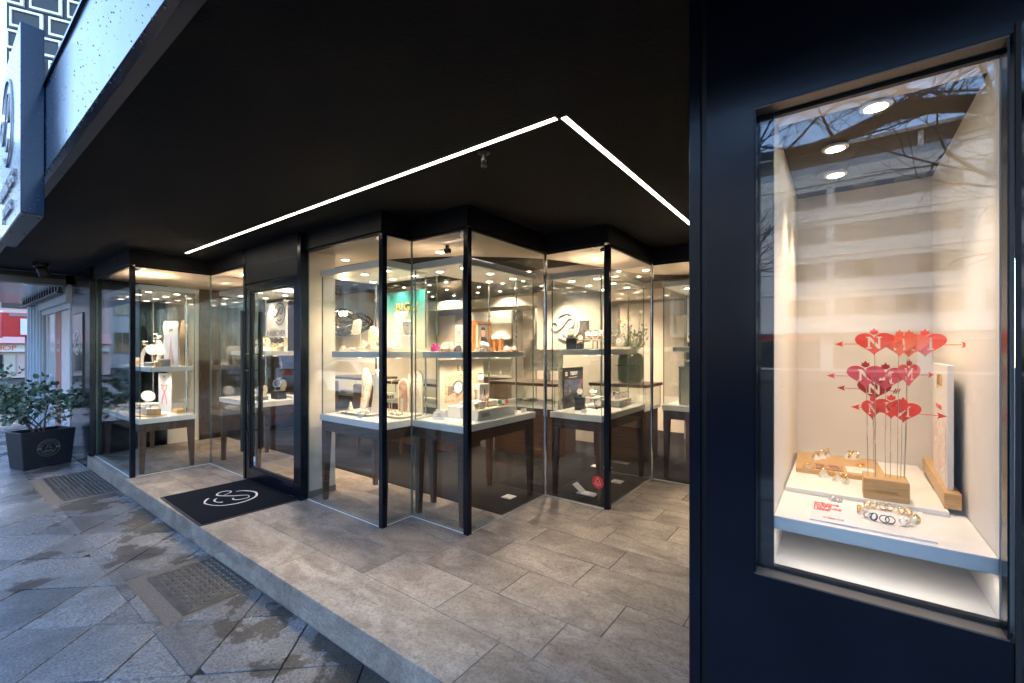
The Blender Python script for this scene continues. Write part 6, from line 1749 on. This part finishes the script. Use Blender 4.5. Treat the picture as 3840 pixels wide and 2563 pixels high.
# photo column, height, radius, turn, colour, mirrored, arrow
HEARTS = [(2005, 1.468, .041, -8, RED, False, -1, 'upper left'), (2063, 1.463, .040, 22, RED4, True, 0, 'upper middle'), (2085, 1.462, .041, 5, RED4, True, 0, 'upper centre'), (2122, 1.464, .041, -10, RED, True, 1, 'upper right'),
          (1985, 1.368, .041, 6, RED2, False, -1, 'middle left'), (2031, 1.362, .042, 2, RED2, True, 0, 'middle centre'), (2085, 1.374, .040, 50, RED2, True, 1, 'middle right'), (2005, 1.325, .038, -18, RED3, False, -1, 'dark low'),
          (2001, 1.267, .036, 48, RED, False, 0, 'lower left'), (2044, 1.272, .036, 8, RED, True, -2, 'lower centre'), (2072, 1.262, .037, -22, RED, True, 1, 'lower right')]
HEARTS = [(a, b_, c_ * 1.1, *r_) for a, b_, c_, *r_ in HEARTS]
for i, (px, z, s, turn, m, flip, arrow, nm) in enumerate(HEARTS):
    X = 1.735 + .014 * ((i * 5) % 4)
    y = yat(px, X)
    h = link('heart', heart_mesh(s, flip, m), hb)
    h['label'] = nm + ' paper heart with a cut-out letter N'
    h.location = (X - 1.755, y + .112, z - RZ_)
    h.rotation_euler = (R(90), 0, R(-90 + turn))
    # little crown leaf and arrow
    cl = [(-.006, 0), (-.02, .012), (-.014, .014), (-.017, .024), (-.008, .021), (0, .034), (.008, .021), (.017, .024), (.014, .014), (.02, .012), (.006, 0)]
    q = MB().prism([(x * .62, yy * .62) for x, yy in cl], -.0005, .0005).build('crown', RED3 if m is RED2 else m, h); q.location = (0, s * .62, .001)
    if arrow:
        d = 1 if arrow > 0 else -1
        b = MB()
        b.box(min(d * .02, d * .08), max(d * .02, d * .08), -.001, .001, .0008, .0016)
        b.prism([(d * .075, -.009), (d * .098, 0), (d * .075, .009), (d * .08, 0)], .0007, .0017)
        b.build('arrow_head', m, h)
        b = MB()
        b.box(min(-d * .02, -d * .06), max(-d * .02, -d * .06), -.001, .001, .0018, .0026)
        for k in range(3):
            b.hexa([(-d * (.046 + .005 * k), -.008, .0018), (-d * (.049 + .005 * k), -.008, .0018), (-d * (.049 + .005 * k), -.008, .0026), (-d * (.046 + .005 * k), -.008, .0026), (-d * (.052 + .005 * k), .008, .0018), (-d * (.055 + .005 * k), .008, .0018), (-d * (.055 + .005 * k), .008, .0026), (-d * (.052 + .005 * k), .008, .0026)])
        b.build('arrow_feathers', m, h)
    MB().tube([(X - 1.755, max(-.046, min(.046, (y + .112) * .86)), .055), ((X - 1.755), max(-.05, min(.05, (y + .112) * .9)), (z - RZ_) * .5), (X - 1.755 + .0015, max(-.054, min(.054, (y + .112) * .95)), z - RZ_ + s * .3)], .0011, 5).build('stem', STEEL, hb)
# oak ring board with inlaid photos
ob = thing('ring_board', 'flat oak ring board at the back of the showcase', 'ring board', (2.085, .005, RZ_), R(3))
MB().box(-.155, .155, -.13, .13, 0, .016).build('board', OAK, ob, bevel=.002)
MB().box(-.13, -.045, -.012, .07, .0161, .018).build('photo_inlay', mat_print('warm_photo', [(.3, (.05, .03, .025)), (.5, (.3, .13, .06)), (.7, (.6, .4, .3))], 20, 5, 2), ob)
MB().box(-.13, -.035, -.105, -.022, .0161, .018).build('white_inlay', SIGNW, ob)
def wring(label, loc, mat, tilt, az, r=.0115, w=.0035, group='gold rings in the street showcase', holder=False):
    t = thing('ring', label, 'ring', loc, az, group)
    b = MB(); rs = []
    n = 28
    for i in range(n):
        a = 2 * math.pi * i / n
        c, s_ = math.cos(a), math.sin(a)
        rs.append([((r - .0011) * c, -w, (r - .0011) * s_), ((r + .0006) * c, -w * .7, (r + .0006) * s_), ((r + .0011) * c, 0, (r + .0011) * s_), ((r + .0006) * c, w * .7, (r + .0006) * s_), ((r - .0011) * c, w, (r - .0011) * s_)])
    b.rings(rs, closed=True)
    o = b.build('band', mat, t, 60); o.location = (0, 0, r + .0012); o.rotation_euler = (R(tilt), 0, 0)
    if holder:
        b = MB(); b.hexa([(-.014, -.012, 0), (.014, -.012, 0), (.014, .012, 0), (-.014, .012, 0), (-.004, -.001, .026), (.004, -.001, .026), (.004, .001, .026), (-.004, .001, .026)])
        b.build('acrylic_wedge', FROST, t)
    return t
FROST = plain('frosted_acrylic', (.8, .78, .74), .35, var=.03)
bw = ['leftmost', 'second', 'third', 'fourth', 'fifth', 'sixth', 'seventh']
for i, (x, y) in enumerate([(2.15, .055), (2.11, .075), (2.20, .04), (2.20, -.03), (2.21, -.05)]):
    wring(['front gold ring on a wedge at the left of the oak board', 'gold ring on a wedge nearest the left wall', 'rear gold ring of the left cluster on the oak board', 'gold ring on a wedge at the right of the oak board', 'rear gold ring of the right pair on the oak board'][i], (x, y, RZ_ + .0164), GOLD, 20, R(-60 + 25 * i), .016, .003, holder=True)
for i, (x, y) in enumerate([(1.94, .09), (1.90, .043), (1.875, .005), (1.86, -.018)]):
    wring('gold ring on a frosted wedge in front of the oak board, %s from the left' % bw[i], (x, y, RZ_), GOLD, 20, R(-70 + 20 * i), .017, .003, holder=True)
wring('gold ring lying on the white inlay of the oak board', (2.02, -.062, RZ_ + .0186), GOLD, 80, 0, .013)
ap = thing('ring_plate', 'clear white plate carrying the loose rings at the front', 'plate', (1.575, -.09, HZ), 0)
MB().box(-.125, .115, -.10, .115, 0, .005).build('plate', WHITE, ap, bevel=.001)
PB = HZ + .0054
RP = [(1.583, -.054, 'G', 15, 20), (1.60, -.066, 'S', 40, -20), (1.632, -.072, 'G', 20, 40), (1.640, -.084, 'G', 25, 50), (1.638, -.103, 'G', 0, 85), (1.64, -.114, 'G', 0, 88), (1.632, -.135, 'G', 15, 130), (1.628, -.148, 'G', 20, 140), (1.585, -.158, 'G', 30, 160), (1.575, -.150, 'S', 40, 20),
      (1.545, -.068, 'S', 30, 30), (1.535, -.080, 'B', 20, 40), (1.53, -.098, 'B', 0, 86), (1.53, -.108, 'B', 0, 90), (1.535, -.130, 'S', 20, 130), (1.545, -.142, 'S', 30, 140)]
BLUEM = plain('blue_enamel', (.05, .14, .32), .2, .5)
LB = ['gold ring at the left end of the ring circle', 'silver ring leaning on the left end of the circle', 'gold ring, first of the upper left pair', 'gold ring, second of the upper left pair', 'upright gold ring at the back of the circle, left one', 'upright gold ring at the back of the circle, right one', 'gold ring, first of the upper right pair', 'gold ring, second of the upper right pair', 'gold ring at the right end of the ring circle', 'silver ring leaning on the right end of the circle', 'silver ring, first of the lower left pair', 'blue ring, second of the lower left pair', 'upright blue ring at the front of the circle, left one', 'upright blue ring at the front of the circle, right one', 'silver ring, first of the lower right pair', 'silver ring, last of the lower right pair']
for (x, y, k, tl, az), l in zip(RP, LB):
    wring(l, (1.587 + (x - 1.587) * 1.12, -.106 + (y + .106) * 1.18, PB), {'G': GOLD, 'S': SILVER, 'B': BLUEM}[k], tl, R(az), .0098, .0028)
cs = thing('slogan_card', 'white card with red slogan at the front of the showcase', 'card', (1.525, .012, HZ), R(-90))
b = MB(); b.hexa([(-.052, -.075, 0), (.052, -.075, 0), (.052, .06, 0), (-.052, .06, 0), (-.052, -.075, .004), (.052, -.075, .004), (.052, .06, .022), (-.052, .06, .022)]); b.build('card', SIGNW, cs)
sl = math.atan2(.018, .135)
for i, s_ in enumerate(('WELCHE', 'FARBE', 'HAT IHRE', 'LIEBE?')):
    yy = .035 - i * .0135
    text('slogan', s_, .0145, INKR, cs, (-.046, yy, .004 + (yy + .075) * math.tan(sl) + .0006), (sl, 0, 0), .0003, 'LEFT', .0006)
text('slogan', 'NIESSING', .011, INKR, cs, (0.0, -.052, .004 + .023 * math.tan(sl) + .0006), (sl, 0, 0), .0003)
for i, (x, y) in enumerate(((1.575, .012), (1.555, .0))):
    wring(['rear silver ring on a wedge above the slogan card', 'front silver ring on a wedge above the slogan card'][i], (x + .045, y, HZ + .0002), SILVER, 20, R(-50 + 30 * i), .015, .003, holder=True)
# leaning catalogue card in an oak foot at the right wall
cf = thing('brand_panel', 'white brand panel with gold letters in an oak foot at the right wall', 'display panel', (1.98, -.264, RZ_), R(-1.5))
MB().box(-.25, .28, -.018, .018, 0, .045).build('foot', OAK, cf, bevel=.002)
MB().box(-.215, .075, -.006, .008, .0452, .405).build('panel', SIGNW, cf, bevel=.002)
text('lettering', 'JEM', .05, GOLD, cf, (-.08, .0105, .355), (R(90), 0, R(180)), .002, space=1.2)
text('lettering', 'ALLE FARBEN', .02, INKR, cf, (-.05, .0088, .27), (R(90), 0, R(180)), .0003)
MB().box(-.19, .05, .0081, .0088, .06, .24).build('drawing', mat_print('sketch_print', [(.35, (.75, .72, .7)), (.48, (.7, .45, .38)), (.53, (.78, .75, .72)), (.6, (.78, .76, .74))], 14, 4, 2.5), cf)
b = MB(); b.hexa([(-.10, -.012, .10), (.14, -.012, .10), (.14, -.010, .10), (-.10, -.010, .10), (-.06, -.016, .37), (.12, -.016, .36), (.12, -.014, .36), (-.06, -.014, .37)]); b.build('backing_sheet', WHITE, cf)
